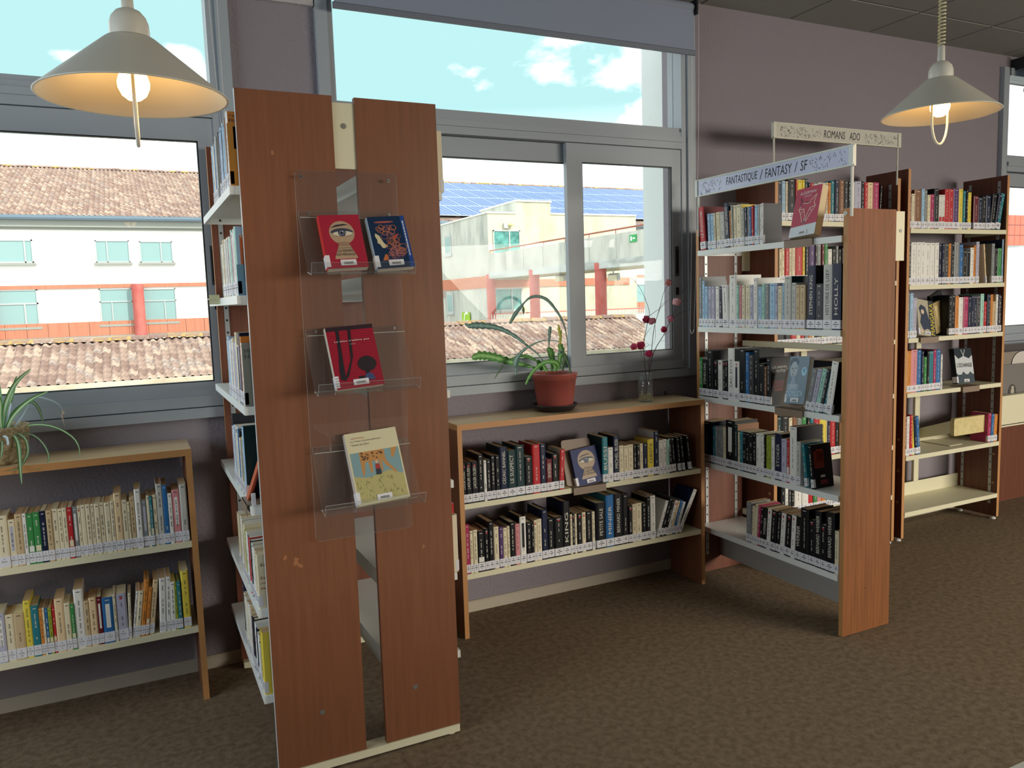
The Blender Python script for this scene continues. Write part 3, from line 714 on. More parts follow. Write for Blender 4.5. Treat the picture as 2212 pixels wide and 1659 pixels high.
# ============================================================ BOOKS
def nbook(w, h, d, spine, side, page='c', hard=False, band=None, title=None, dot=False, bars=True, call=None, far=False, seed=0, stripe=None, noband=False, cover=None):
    """builds cover / page_block / spine_label parts in local coordinates: spine at y=0, x across, z up"""
    rr = random.Random(seed); t = .0028 if hard else .0008
    w = max(w, .005); parts = []
    r_ = min(.003, w*.2)
    ol = [(0, d), (0, r_), (w*.18, 0), (w*.82, 0), (w, r_), (w, d), (w-t, d), (w-t, r_+t), (t, r_+t), (t, d)]
    b = MB(); b.prism(ol, 0, h, [0, 1, 1, 1, 0, 0, 0, 0, 0, 0], 0)
    ms = [cov(side), cov(spine)]
    lit = spine in 'wctyaulBhGpo'
    ink = (M_INK if title else mat('4C463F', 0.7)) if lit else mat('D9D5C8', 0.5)
    ms.append(ink); e = -.0004
    if band:
        ms.append(cov(band)); b.quad((w*.12, e*.6, .045), (w*.88, e*.6, .045), (w*.88, e*.6, h*.36), (w*.12, e*.6, h*.36), 3)
    if dot and w > .009:
        ms.append(mat('C4343A', 0.5)); k = len(ms)-1; c = (w/2, e, h-.018); q = [(c[0]+min(.005, w*.3)*math.cos(a*math.pi/4), e, c[2]+min(.005, w*.3)*math.sin(a*math.pi/4)) for a in range(8)]
        b.add(q, [tuple(range(8))], k)
    if stripe:
        ms.append(cov(stripe)); k = len(ms)-1; b.quad((w*.3, e*.8, h*.34), (w*.7, e*.8, h*.34), (w*.7, e*.8, h*.86), (w*.3, e*.8, h*.86), k)
    tz0, tz1 = .055, h-.03
    if title:
        tl = (tz1-tz0)
        th = min(w*.62, .018)
        v, f, asp = text_geo(title); ln = min(tl, th*asp*1.0)
        if ln < tl*.7: ln = tl*.8
        b.text(title, (w/2+th/2, e, tz0+.01), (0, 0, 1), (-1, 0, 0), th, 2, width=ln)
    elif bars:
        z = tz0+rr.uniform(.0, .02); bw = min(w*.34, .0055); cx = w/2
        while z < tz1-.012 and rr.random() > .02:
            wl = rr.uniform(.006, .022)
            k = z
            while k < min(z+wl, tz1):
                s_ = rr.uniform(.0012, .0026); hh = bw*rr.uniform(.55, 1)
                b.quad((cx-hh/2, e, k), (cx+hh/2, e, k), (cx+hh/2, e, k+s_), (cx-hh/2, e, k+s_), 2); k += s_+.0012
            z += wl+rr.uniform(.003, .012)
            if rr.random() < .12: z += .03
        # top mark
        b.quad((w*.3, e, h-.012), (w*.7, e, h-.012), (w*.7, e, h-.009), (w*.3, e, h-.009), 2)
    if cover:
        for (tx, y0, z0, hh, cc, wd) in cover:
            m_ = mat(cc, .5)
            if m_ not in ms: ms.append(m_)
            k = ms.index(m_)
            if tx == '#': b.quad((w+.0003, y0*d, z0*h), (w+.0003, (y0+wd)*d, z0*h), (w+.0003, (y0+wd)*d, (z0+hh)*h), (w+.0003, y0*d, (z0+hh)*h), k)
            else: b.text(tx, (w+.0007, y0*d, z0*h), (0, 1, 0), (0, 0, 1), hh*h, k, width=wd*d)
    parts.append(('cover', b, ms))
    p = MB(); o_ = .003 if hard else .0004
    p.box(t, r_+t, o_, w-t, d-(.004 if hard else .001), h-o_); parts.append(('page_block', p, [M_PAGE[page]]))
    s = MB(); lz = .0055; lh = .037
    s.prof([(-.0008, lz), (r_*.5, lz), (r_*.5, lz+lh), (-.0008, lz+lh)], 0, w*.02, w*.98)
    if w > .02 or True:
        s.box(-.0003, r_*.5, lz, t*.6, .012, lz+lh); s.box(w-t*.6, r_*.5, lz, w+.0003, .012, lz+lh)
    e = -.0011
    if call:
        for k, (tx, hh) in enumerate(((call[0], .0048), (call[1], .0050), (call[2], .0042))):
            if tx: s.text(tx, (w/2, e, lz+lh-.0115-k*.0095), (1, 0, 0), (0, 0, 1), hh, 1, width=(min(w*.8, .0175) if k == 1 else None), cx=True)
    else:
        for k in range(3):
            ww = (w*.28, w*.58, w*.12)[k]; z = lz+lh-.012-k*.0085
            s.quad((w/2-ww/2, e, z), (w/2+ww/2, e, z), (w/2+ww/2, e, z+.0032), (w/2-ww/2, e, z+.0032), 1)
    parts.append(('spine_label', s, [M_LABEL, M_INK]))
    return parts
ORD = ['', 'first', 'second', 'third', 'fourth', 'fifth', 'sixth', 'seventh', 'eighth', 'ninth', 'tenth', 'eleventh', 'twelfth', 'thirteenth', 'fourteenth', 'fifteenth', 'sixteenth', 'seventeenth', 'eighteenth', 'nineteenth', 'twentieth']
def ordn(n):
    if n <= 20: return ORD[n]
    return '%d%s' % (n, {1: 'st', 2: 'nd', 3: 'rd'}.get(n % 10, 'th'))
BN = [0]
BOOKS = []
def pxy(p):
    v = Vector(p)-CAM; z = v.dot(_fw)
    return (1106+FOC*v.dot(_rt)/z, 829.5-FOC*v.dot(_up)/z)
def put_book(P0, u, n_in, w, h, d, spine, side, lean, label, group, weight=1.0, bonus=0, **k):
    """P0 = front-left base corner on the shelf, u = along the shelf (left to right), n_in = into the shelf"""
    BN[0] += 1
    z = Vector((0, 0, 1)); L_ = R(lean)
    ux = u*math.cos(L_)-z*math.sin(L_); uz = u*math.sin(L_)+z*math.cos(L_)
    P0 = Vector(P0)
    if lean > 0: P0 = P0+z*(w*math.sin(L_))
    M = Matrix(((ux.x, n_in.x, uz.x, P0.x), (ux.y, n_in.y, uz.y, P0.y), (ux.z, n_in.z, uz.z, P0.z), (0, 0, 0, 1)))
    q = [pxy(M @ Vector(c)) for c in ((0, 0, 0), (w, 0, 0), (w, 0, h), (0, 0, h))]
    area = abs(sum(q[i][0]*q[(i+1) % 4][1]-q[(i+1) % 4][0]*q[i][1] for i in range(4)))/2
    BOOKS.append((area*weight+bonus, M, nbook(w, h, d, spine, side, seed=BN[0], **k), label, group))
def finish_books(keep=300):
    order = sorted(range(len(BOOKS)), key=lambda i: -BOOKS[i][0]); kept = set(order[:keep])
    big = MB(); mats = []
    for i, (sc_, M, parts, label, group) in enumerate(BOOKS):
        if i in kept:
            rt = tag(empty('book'), label, 'book', group); rt.matrix_world = M
            for nm, b, ms in parts: b.build(nm, ms, rt)
        else:
            for nm, b, ms in parts:
                idx = []
                for m in ms:
                    if m not in mats: mats.append(m)
                    idx.append(mats.index(m))
                big.add([M @ Vector(v) for v in b.v], b.f, [idx[k] for k in b.m])
    if big.f:
        tag(big.build('books', mats), 'narrow or half hidden books filling the remaining shelf space', 'books', kind='stuff')
def row(data, crop, O, u, n_in, place, group, dmax, page='c', calls=None, hardp=.15, lmax=.33, jit=.004, weight=1.0, clamp=None):
    """data: 'x:top:colour[:opts]' tokens in crop pixels; crop = (ox, oy, scale); '_' colour is a gap"""
    toks = data.split(); O = Vector(O); u = Vector(u); n_in = Vector(n_in)
    P = []
    for t in toks:
        q = t.split(':'); x = crop[0]+float(q[0])/crop[2]; ty = crop[1]+float(q[1])/crop[2]
        P.append((s_at_px(O, u, x), x, ty, q[2], q[3:]))
    nb = [k for k in range(len(P)-1) if P[k][3][0] != '_']; tot = len(nb); cnt = 0; items = []
    for k in range(len(P)-1):
        s0, x, ty, c, op = P[k]
        if c[0] == '_': continue
        cnt += 1; s1 = P[k+1][0]; w = s1-s0
        lean = 0.0; kw = {}
        side = c[1] if len(c) > 1 else c[0]
        for o_ in op:
            if o_[0] == 'L': lean = float(o_[1:])
            elif o_[0] == '2': kw['band'] = o_[1]
            elif o_[0] == 'D': kw['dot'] = True
            elif o_[0] == '~': kw['title'] = o_[1:].replace('_', ' ')
            elif o_[0] == 'S': kw['stripe'] = o_[1]
            elif o_ == 'J': kw['cover'] = [('LE JARDIN', .12, .76, .065, 'E4E0DA', .62), ('QUANTIQUE', .08, .68, .07, 'E4E0DA', .72), ('DEREK', .14, .86, .03, '8A3A34', .36), ('#', .1, .36, .16, '5A1C20', .75), ('#', .2, .30, .05, '7A2A26', .5)]
            elif o_ == 'K': kw['cover'] = [('#', .1, .45, .40, '7A2418', .5), ('#', .25, .6, .28, 'A83A20', .3), ('#', .38, .24, .05, 'D8D4C8', .22), ('#', .35, .08, .1, '7A2030', .35)]
            elif o_[0] == 'W': w = float(o_[1:])/1000
        base = O+u*s0
        vz = Vector((0, 0, 1))*math.cos(R(lean))+u*math.sin(R(lean))
        h = s_at_py(base, vz, ty)
        h = max(.10, min(h, lmax))
        w = max(.006, w)
        if clamp:
            ov = h*abs(math.sin(R(lean)))
            if lean < 0 and s0 < clamp[0]+ov: s0 = clamp[0]+ov; base = O+u*s0
            if s0 < clamp[0]: w -= clamp[0]-s0; s0 = clamp[0]; base = O+u*s0
            if s0+w+(ov if lean > 0 else 0) > clamp[1]:
                ex = s0+w+(ov if lean > 0 else 0)-clamp[1]
                if w-ex > .012: w -= ex
                else: s0 -= ex; base = O+u*s0
        ww = w*math.cos(R(lean))-.0008
        if calls and cnt <= len(calls) and calls[cnt-1]: kw['call'] = calls[cnt-1]
        d = max(.105, min(dmax, h*.62))
        hard = h > .235 or rnd.random() < hardp
        items.append((cnt, base, ww, h, d, c[0], side, lean, hard, kw))
    hs = sorted(i[3] for i in items)
    for (cnt, base, ww, h, d, c, side, lean, hard, kw) in items:
        size = 'tall ' if h > hs[int(len(hs)*.8)] else ('small ' if h < hs[int(len(hs)*.12)] else '')
        th = 'thick ' if ww > .034 else ('thin ' if ww < .011 else '')
        kind = 'hardback' if hard else 'paperback'
        ln = 'leaning ' if abs(lean) > 4 else ''
        od = ('leftmost' if cnt == 1 else ordn(cnt)+' from the left') if cnt <= (tot+1)//2 else ('rightmost' if cnt == tot else ordn(tot+1-cnt)+' from the right')
        lab = '%s%s%s%s %s, %s, %s' % (ln, size, th, CNAME[c], kind, od, place)
        wl = lab.split()
        if len(wl) > 16: lab = lab.replace(ln, '', 1) if ln else lab
        if len(lab.split()) > 16: lab = lab.replace(' the left', ' left').replace(' the right', ' right')
        yj = rnd.uniform(0, jit)
        put_book(base+n_in*yj, u, n_in, ww, h-.0, d, c, side, lean, lab, group, page=page if rnd.random() < .7 else 'c', hard=hard, weight=weight, **kw)
X1 = (1, 0, 0); YIN = (0, 1, 0); DN = (0, -1, 0); XIN = (1, 0, 0)
def cl(s): return [('R', a[:3], a[3:]) for a in s.split()]
LOW = 3.197
row('0:640:c 165:690:c:Sl 272:610:t 378:600:w 435:605:g:2w 530:585:g:2c 628:565:n 715:555:t 800:535:c 888:530:c 950:515:c 1015:512:r:2c 1090:500:e:Sw 1165:485:c:D 1213:475:c 1280:465:c 1352:460:c 1405:455:c 1483:450:c',
    (0, 1020, 6.635), (0, LOW, .6402), X1, YIN, 'upper shelf of left low bookcase, left half', 'paperbacks on the upper shelf of the left low bookcase', .22, 't', clamp=(-1.15, .152), calls=
    cl('BALl BALi BALm BALp BALp BALp BALp BALt BARo BARg BARr BARv BARu BALm BECi BECm BECm BECw'))
row('168:505:c 250:500:c 350:475:c 412:345:a 535:460:c 622:485:c 663:420:t 747:285:w 850:455:e:Sl 935:385:c 982:395:q:2c 1030:380:c 1100:200:u 1205:215:b 1280:350:w 1350:295:p:Sw 1475:205:u 1592:0:_',
    (200, 1020, 7.542), (0, LOW, .6402), X1, YIN, 'upper shelf of left low bookcase, right half', 'paperbacks on the upper shelf of the left low bookcase', .22, 't', clamp=(-1.15, .152), calls=
    cl('BEGb BEGg BELm BELt BENu BERb BERm BENv BERl BERi BESx BESr BLOp BLAe BLAb BLOc BLOw'))
row('0:775:l:Sw 135:795:c 272:770:t 435:575:y 545:655:q 665:690:o 720:680:c 755:685:b:2c 805:680:G:2c 862:665:r:2c 915:540:a 1055:605:c 1150:620:g:2c 1215:400:w 1365:570:t 1440:525:a 1560:510:d:Sw 1640:0:_',
    (0, 1220, 7.213), (0, LOW, .3002), X1, YIN, 'lower shelf of left low bookcase, left half', 'paperbacks on the lower shelf of the left low bookcase', .22, 't', clamp=(-1.15, .152), calls=
    cl('CASa CELv CELm CHAv CHEd CHEm CHEr CHEp CHEi CHEy CODv CODe COEi COLb CONs COUb COUt'))
row('206:700:b:Sw 385:640:c 434:640:l:D 605:620:c:L2 652:590:w:L8 697:590:c:L8 785:405:o:L8 858:535:o:L8:2c 920:410:a:L8 1010:0:_ 1100:385:w:L3 1215:360:w:L3 1290:440:w:L2 1375:450:G 1425:435:q 1487:0:_ 1500:265:y 1625:0:_',
    (200, 1200, 7.542), (0, LOW, .3002), X1, YIN, 'lower shelf of left low bookcase, right half', 'paperbacks on the lower shelf of the left low bookcase', .22, 't', clamp=(-1.15, .152), calls=
    cl('COSr DUPp DACj DAEv DAEr DAEd DAEv DAEm DAEs DARf DARt DECp DEEi DEEl DEVa'))
RP = ('R.P', '', '')
def rp(n): return None
row('92:385:k:~J.ADLER_OLSEN:D 140:375:k:~J.ADLER_OLSEN:D 197:370:k:~J.ADLER_OLSEN:D 265:295:k 320:355:w 350:350:k 395:305:k 440:305:k 485:220:nQ:~CÉDRIC_BANNEL 563:255:Q:~LE_SUSPECT 650:205:Q 740:320:k:D 820:195:r 897:190:nb 957:345:d:~UN_INTERNO 1018:290:k:D 1085:245:ra:L3 1135:0:_',
    (980, 920, 4.7406), (0, LOW, .6202), X1, YIN, 'upper shelf of right low bookcase, left half', 'crime novels on the upper shelf of the right low bookcase', .22, 't', clamp=(1.286, 2.608))
row('300:215:qQ:~BUSSI 358:320:w 412:200:n:~MICHEL_BUSSI 470:300:c 515:300:c 560:290:c 618:290:k 650:285:k 683:280:c 718:275:n 763:235:y:~CHRISTIE 825:155:nu 878:245:w 918:235:w 955:235:h 985:215:k:L-4 1025:215:k:L-5:W19 1078:215:k:L-5:W16 1120:205:k:L-6:W16 1185:200:k:L-7:W17 1250:0:_',
    (1240, 900, 4.74), (0, LOW, .6202), X1, YIN, 'upper shelf of right low bookcase, right half', 'crime novels on the upper shelf of the right low bookcase', .22, 't', clamp=(1.286, 2.608))
row('122:1020:m 180:1080:c 213:1070:c 258:1085:k:2w 330:1060:k:D 372:985:k 425:1040:c 478:1040:v 520:1050:c 562:1030:c 590:990:k 645:1010:p 692:935:wk:Sk 755:990:k 810:1000:k 835:970:c:D 865:960:c 915:865:n 975:955:k 1040:940:k:D 1130:780:kn:~KING 1203:910:c:D 1228:905:k:D 1250:905:c 1275:900:k:D 1325:890:c:D 1365:880:k 1425:880:c 1455:0:_',
    (980, 920, 4.7406), (0, LOW, .2962), X1, YIN, 'lower shelf of right low bookcase, left half', 'crime novels on the lower shelf of the right low bookcase', .22, 't', clamp=(1.286, 2.608))
row('238:890:kn:~PETITE_SALE 335:810:bq:~MINIER 415:800:k:~BERNARD_MINIER 508:800:k 565:915:k:D 605:900:c 640:890:c 700:890:k 750:830:k 790:815:w 842:0:_ 850:870:wu:L19 883:840:k:L19 918:870:k:L19 952:870:w:L19:D 985:870:a:L19 1010:865:b:L19 1040:880:w:L19 1068:760:wn:L27 1110:0:_',
    (1240, 900, 4.74), (0, LOW, .2962), X1, YIN, 'lower shelf of right low bookcase, right half', 'crime novels on the lower shelf of the right low bookcase', .22, 't', lmax=.27, clamp=(1.286, 2.608))
FXS = 2.7055
row('68:490:rd:L-5:~LE_POUVOIR 140:560:_ 178:570:B:L-3 218:565:B:L-3 262:560:c:L-3 290:550:c:L-3 345:545:u:L-3 405:430:nk:L-4:~MARGARET_ATWOOD 470:525:o:L-3 492:455:u:L-3 515:460:c:L-2 560:450:cy:L-2 625:490:u:L-2 665:480:n:L-2 700:470:u:L-1 718:470:b:L-1 755:455:r:L-1 788:450:B 835:440:u 858:435:w 882:425:wE 912:0:_',
    (1500, 370, 6.144), (FXS, 0, 1.7452), DN, XIN, 'top shelf under the fantasy sign', 'books on the top shelf under the fantasy sign', .24, 'c', clamp=(-3.321, -2.394))
row('80:255:e 112:295:Be 140:345:B 170:345:l 200:345:l 235:345:w 275:345:n 305:335:w:L-3 368:240:w 437:335:h 462:335:p 487:335:c 520:330:c 565:330:l 597:265:w 637:350:B 672:320:h 703:320:e 745:315:B 800:315:l 825:340:c 865:310:B 887:250:uQ 955:310:u 998:330:t 1035:330:t 1085:400:_ 1100:150:nk:~STEPHEN_KING 1178:320:E 1248:140:u:~HISTOIRE_DE_LISEY 1330:130:nk:~HOLLY 1415:0:_',
    (1490, 540, 4.367), (FXS, 0, 1.3492), DN, XIN, 'second shelf of the fantasy bookcase', 'books on the second shelf of the fantasy bookcase', .24, 'w', lmax=.3, clamp=(-3.321, -2.394))
row('30:440:gw:~LA_LIGNE_VERTE 102:465:k:~STEPHEN_KING 172:345:kE 242:480:k:D 310:480:w:D 368:490:k:D 403:485:k:D 437:320:we:~SAC_D\'OS 524:495:w:D:Sn 592:325:k 668:375:b 718:405:Ek 778:335:k 850:520:k 920:560:s 950:450:k:J 1003:0:_',
    (1500, 700, 6.144), (FXS, 0, .9822), DN, XIN, 'left part of third shelf, fantasy bookcase', 'books on the third shelf of the fantasy bookcase', .24, 'w', lmax=.3, clamp=(-3.321, -2.394))
row('1460:600:e:L13 1527:600:l:L13 1585:600:h:L13 1645:600:E:L13 1688:620:q:L13 1728:500:wk:L9 1815:0:_',
    (1500, 700, 6.144), (FXS, 0, .9822), DN, XIN, 'right end of third shelf, fantasy bookcase', 'books on the third shelf of the fantasy bookcase', .24, 'c', lmax=.3, clamp=(-3.321, -2.394))
row('105:190:kn 190:240:q 214:240:e 236:245:e 258:245:e 280:250:c 303:185:k:Sw 382:225:Qs 405:290:c 422:280:q 450:285:k 475:290:k 508:305:k 532:300:k 562:300:w 597:300:w 627:310:k 645:320:G 668:325:G 690:330:w 718:300:nk:~STOKER 778:345:l 822:350:r:2w 846:240:wE 905:370:u 940:420:_ 982:390:q:L-7:W17 1036:400:kk:L-7:W17:K 1090:0:_',
    (1490, 860, 3.95), (FXS, 0, .6322), DN, XIN, 'fourth shelf of the fantasy bookcase', 'books on the fourth shelf of the fantasy bookcase', .24, 'c', lmax=.3, clamp=(-3.321, -2.394))
row('478:880:e 520:920:c:L2 545:905:c:L3 568:915:m:L4 588:930:k:L4 612:935:k:L4:~WERBER 645:945:w:L4:D 678:955:k:L4:D 726:965:k:L4 760:980:w:L4:D 798:990:k:L4:D 853:1000:w:L3:D 890:1005:k:L2:~WERBER 940:935:k 1008:1035:k:D 1058:960:k:~BERNARD_WERBER 1112:1080:k:D 1150:965:k:~BERNARD_WERBER 1226:1130:ck 1270:0:_',
    (1490, 860, 3.95), (FXS, 0, .2782), DN, XIN, 'bottom shelf of the fantasy bookcase', 'books on the bottom shelf of the fantasy bookcase', .24, 't', lmax=.3, clamp=(-3.321, -2.394))
# wall bookcases: the far right one
WS = 3.146
row('228:185:d 272:230:c 300:195:s 358:190:B 385:200:e 410:240:c 436:235:m 467:185:k 505:240:w:2r 530:240:w:2r 556:190:r 590:190:r 628:185:v 676:190:y 712:205:q 735:195:k 752:220:yn 780:240:_ 800:250:d 842:260:n 880:250:k 905:245:n 948:240:k:L6 985:240:n:L9 1020:235:q:L12 1052:0:_',
    (1900, 360, 3.949), (0, WS, 1.8582), X1, YIN, 'top shelf, far right wall bookcase', 'books on the top shelf of the far right bookcase', .2, 'c', clamp=(4.098, 4.976))
row('222:650:k 246:650:E 272:645:w 315:645:w 352:645:w 390:650:w 432:650:w 470:650:w 505:655:n 530:655:n 552:655:E 586:655:o 608:655:k 638:645:e 682:665:b 712:715:k 742:715:k 775:690:w 805:670:o 822:640:l 848:655:_ 905:660:a:L-7:W13 955:655:e 980:695:k 1006:695:g 1042:620:Bn 1064:0:_',
    (1900, 360, 3.949), (0, WS, 1.5322), X1, YIN, 'second shelf, far right wall bookcase', 'books on the second shelf of the far right bookcase', .22, 'w', clamp=(4.098, 4.976))
row('222:1080:e 258:1080:B 286:1120:l 318:0:_ 592:1100:k 615:1095:k 645:1105:o 677:1115:w 715:1110:m 755:1110:n 780:1100:n 803:1100:n 830:1100:E 862:1085:h 892:1150:r 915:1090:n 943:1090:o 965:1150:t 990:1090:w 1008:1090:n 1030:1100:E 1056:0:_',
    (1900, 360, 3.949), (0, WS, 1.2222), X1, YIN, 'third shelf, far right wall bookcase', 'books on the third shelf of the far right bookcase', .22, 'w', clamp=(4.098, 4.976))
row('192:135:y 215:140:o 247:130:p 292:130:b 325:140:n 345:185:g 368:140:k 387:140:q 420:130:m 442:130:b 474:165:w 488:0:_',
    (1900, 720, 3.606), (0, WS, .8982), X1, YIN, 'fourth shelf, far right wall bookcase', 'books on the fourth shelf of the far right bookcase', .2, 'c', clamp=(4.098, 4.976))
row('190:650:d 212:650:w 236:640:r 260:645:y:L-5 280:655:n:L-5 298:650:b:L-5 322:0:_ 845:625:m:L2 868:630:b:L2 890:632:o:L2 915:0:_',
    (1900, 720, 3.606), (0, WS, .5182), X1, YIN, 'fifth shelf, far right wall bookcase', 'books on the fifth shelf of the far right bookcase', .2, 'c', clamp=(4.098, 4.976))
# teen novels seen through the fantasy bookcase
ca = (1660, 380, 4.367)
row('85:45:n 130:45:B 165:50:c 185:25:k 258:35:r 275:35:y 320:35:y 345:25:Q 378:60:n 400:65:r 430:70:u 470:60:u 545:60:c 565:65:o 590:45:q 625:38:n 668:40:s 715:45:E 752:50:k 778:60:w 815:50:l 878:50:k 905:60:r 940:60:a 990:60:m 1045:90:k:L3 1062:0:_',
    ca, (0, WS, 1.8882), X1, YIN, 'top shelf under the ROMANS ADO sign', 'teen novels on the top shelf', .2, 'w', weight=.4, clamp=(3.086, 3.986))
row('105:690:c 130:680:c 158:640:r 200:640:c 225:640:c 258:640:r 325:650:y 350:640:k 385:640:v 440:640:k 460:640:e 502:640:d 530:640:g 563:690:w 602:690:k 640:660:e 665:690:k 690:680:k 720:660:n 790:650:r 850:650:k 910:650:c 960:650:b 1010:650:d 1060:0:_',
    ca, (0, WS, 1.5602), X1, YIN, 'second shelf of the teen novels bookcase', 'teen novels on the second shelf', .2, 'w', weight=.4, clamp=(3.086, 3.986))
row('70:1120:k 160:1150:k 215:1130:r 268:1150:c 310:1150:r 345:1160:e 385:1150:o 412:1160:c 440:1150:k 460:1140:E 498:1150:G 535:1150:E 575:1150:s 612:1150:k 645:1150:n 685:1150:d 730:1150:k 790:1150:c 850:1150:q 900:1150:r 950:1150:n 1000:1150:w 1050:0:_',
    ca, (0, WS, 1.2222), X1, YIN, 'third shelf of the teen novels bookcase', 'teen novels on the third shelf', .2, 'w', weight=.4, clamp=(3.086, 3.986))
cb = (1490, 860, 3.95)
row('725:130:Qk 790:145:k 850:170:c 880:150:s 920:160:e 960:165:g 1000:150:k 1030:165:q 1060:165:r 1110:160:y 1165:160:c 1175:170:n 1200:160:r 1245:170:k 1275:175:s 1300:0:_',
    cb, (0, WS, .6002+.0), X1, YIN, 'fifth shelf of the teen novels bookcase', 'teen novels on the fifth shelf', .2, 'w', weight=.4, lmax=.25, clamp=(3.086, 3.986))
row('1240:700:n 1310:700:k 1380:700:c 1460:700:r 1540:700:b 1620:700:e 1690:700:k 1760:700:d 1830:0:_',
    (1490, 500, 4.0), (0, WS, .9052), X1, YIN, 'fourth shelf of the teen novels bookcase', 'teen novels on the fourth shelf', .2, 'w', weight=.4, lmax=.22, clamp=(3.086, 3.986))
row('780:745:k 818:750:w 845:760:E 870:760:k 900:760:w 960:780:w 1015:800:r 1055:800:g 1090:800:p 1125:805:o 1165:810:q 1200:820:c 1245:830:u 1295:0:_',
    cb, (0, WS, .3002), X1, YIN, 'bottom shelf of the teen novels bookcase', 'teen novels on the bottom shelf', .2, 'w', weight=.4, lmax=.25, clamp=(3.086, 3.986))
# ---- near bookcase, left face: rows run from the wall towards the camera; (colour+cover, width mm, height mm)
def prow(z, spec, place, x=.302, yend=2.512, face=1, cover=None):
    sp_ = [t.split(',') for t in spec.split()]
    y = yend+.002; n_ = len(sp_); u = Vector((0, -1, 0)) if face == 1 else Vector((0, 1, 0)); nin = Vector((1, 0, 0)) if face == 1 else Vector((-1, 0, 0))
    for k, t in enumerate(sp_[::-1]):
        w = float(t[1])/1000; h = float(t[2])/1000; c = t[0][0]; s_ = t[0][1] if len(t[0]) > 1 else c
        if c != '_':
            lab = '%s%s book, %s, %s' % ('tall ' if h > .22 else '', CNAME[c], 'nearest the end panel' if k == 0 else ordn(k+1)+' from the near end', place)
            P_ = (x+rnd.uniform(0, .004), y+w, z) if face == 1 else (x, y, z)
            put_book(P_, u, nin, w-.001, h, min(.2, h*.64), c, s_, 0, lab, 'books on the near double-sided bookcase', page=rnd.choice('cwt'), hard=h > .23, weight=.8, bonus=(5000 if k == 0 and face == 1 else 0), cover=(cover if k == 0 else None))
        y += w
prow(PL[0]+.0003, 'n,16,190 B,20,200 c,26,195 e,22,200 b,18,190 u,30,215 _,90,0 k,22,205 l,18,200 _,30,0 B,26,205 n,14,195 u,30,210 l,14,195 B,12,200 B,10,190 ec,34,214 s,16,205 w,12,215 w,12,216 wo,20,216', 'top shelf of near bookcase', cover=[('Claire E', .05, .93, .028, '3A3A40', .30), ('Elise ou', .05, .86, .045, '2E2E36', .34), ('#', .0, 0, .84, 'C98A34', .62), ('#', .2, .12, .34, '4A3C52', .3), ('#', .12, .5, .3, 'D9A040', .4)])
prow(PL[1]+.0003, 'c,20,180 h,18,170 w,24,180 t,30,190 B,14,180 c,26,190 w,20,185 l,16,180 c,24,190 e,20,182 w,20,190 h,16,175 h,12,180 h,12,180 hg,20,205 c,12,190 m,10,188 w,10,195 l,10,190 w,12,192 n,12,192 w,16,200 hB,24,206', 'second shelf of near bookcase', cover=[('#', 0, 0, .45, '6F9CB8', .9), ('#', .1, .45, .42, 'C4683A', .5), ('La V', .12, .84, .06, 'F0DCC0', .32), ('#', .16, .2, .45, '9CC0D4', .5)])
prow(PL[2]+.0003, 'l,20,190 u,22,200 B,26,205 w,20,190 c,26,195 l,20,200 B,18,190 w,26,200 t,20,205 l,20,190 B,22,200 h,20,215 c,24,225 c,14,185 n,12,180 l,16,185 nn,30,225 hQ,26,150 o,14,215 wE,26,196', 'third shelf of near bookcase', cover=[('#', 0, 0, 1.0, '8A8C82', .9), ('HERM', .06, .84, .07, '4A4E4C', .40), ('HESSE', .06, .75, .07, '4A4E4C', .46), ('#', .35, .02, .3, '3A3E40', .4)])
prow(PL[3]+.0003, 'E,22,240 l,16,200 v,18,205 w,20,205 B,20,210 b,16,205 w,16,215 k,12,200 c,20,190 w,24,215 b,14,210 k,20,205 c,18,185 l,14,175 e,16,180 y,18,195 l,22,190 _,6,0 BQ,22,236 _,120,0 w,8,10', 'fourth shelf of near bookcase')
prow(PL[4]+.0003, 't,22,200 c,18,200 _,60,0 c,26,210 w,22,205 k,24,200 t,30,205 c,26,205 G,20,190 w,22,190 w,18,180 e,20,185 l,18,182 r,22,190 w,16,185 k,18,188 w,20,185 k,14,180 w,26,182 c,22,178 cc,40,176', 'fifth shelf of near bookcase', cover=[('Édouard', .1, .78, .06, '3A3430', .5), ('Louis', .28, .68, .07, '3A3430', .34), ('En finir', .08, .54, .055, 'B06A50', .5), ('avec Eddy', .08, .44, .055, 'B06A50', .55), ('Bellegueule', .08, .34, .055, 'B06A50', .62)])
prow(PL[5]+.0003, 'nn,40,225 c,24,200 c,20,195 w,22,200 G,16,190 c,26,195 w,26,195 a,22,190 w,20,185 t,24,185 n,20,180 k,22,178 b,16,175 w,20,180 B,16,170 n,18,172 c,24,165 w,26,170 uk,20,150 _,10,0 yy,44,206', 'bottom shelf of near bookcase', cover=[('La', .3, .42, .07, '7A5A3A', .14)])
for z, sp_ in ((PL[0], 'uc,26,200'), (PL[4], 'wc,26,205 r,20,240')):
    toks = sp_.split()
    prow(z+.0003, ' '.join(toks[::-1]), 'right face, shelf %d down' % (PL.index(z)+1), x=.982, face=2)
# book on the back of the fantasy bookcase, only its edge shows
put_book((3.022, FY0+.03, 1.275), Vector((0, 1, 0)), Vector((-1, 0, 0)), .03, .235, .12, 'k', 'k', 0, 'black book edge poking out behind the fantasy bookcase end panel', 'books peeking past the panel')
put_book((3.016, FY0+.03, .34), Vector((0, 1, 0)), Vector((-1, 0, 0)), .03, .23, .12, 'o', 'o', 0, 'orange and white book edge low behind the fantasy bookcase panel', 'books peeking past the panel')
for z in (1.50, 1.262, .325): bx('back_rail', M_CREAM, F_, 3.0, FY0+.024, z-.03, 3.018, FY1-.03, z)
finish_books()
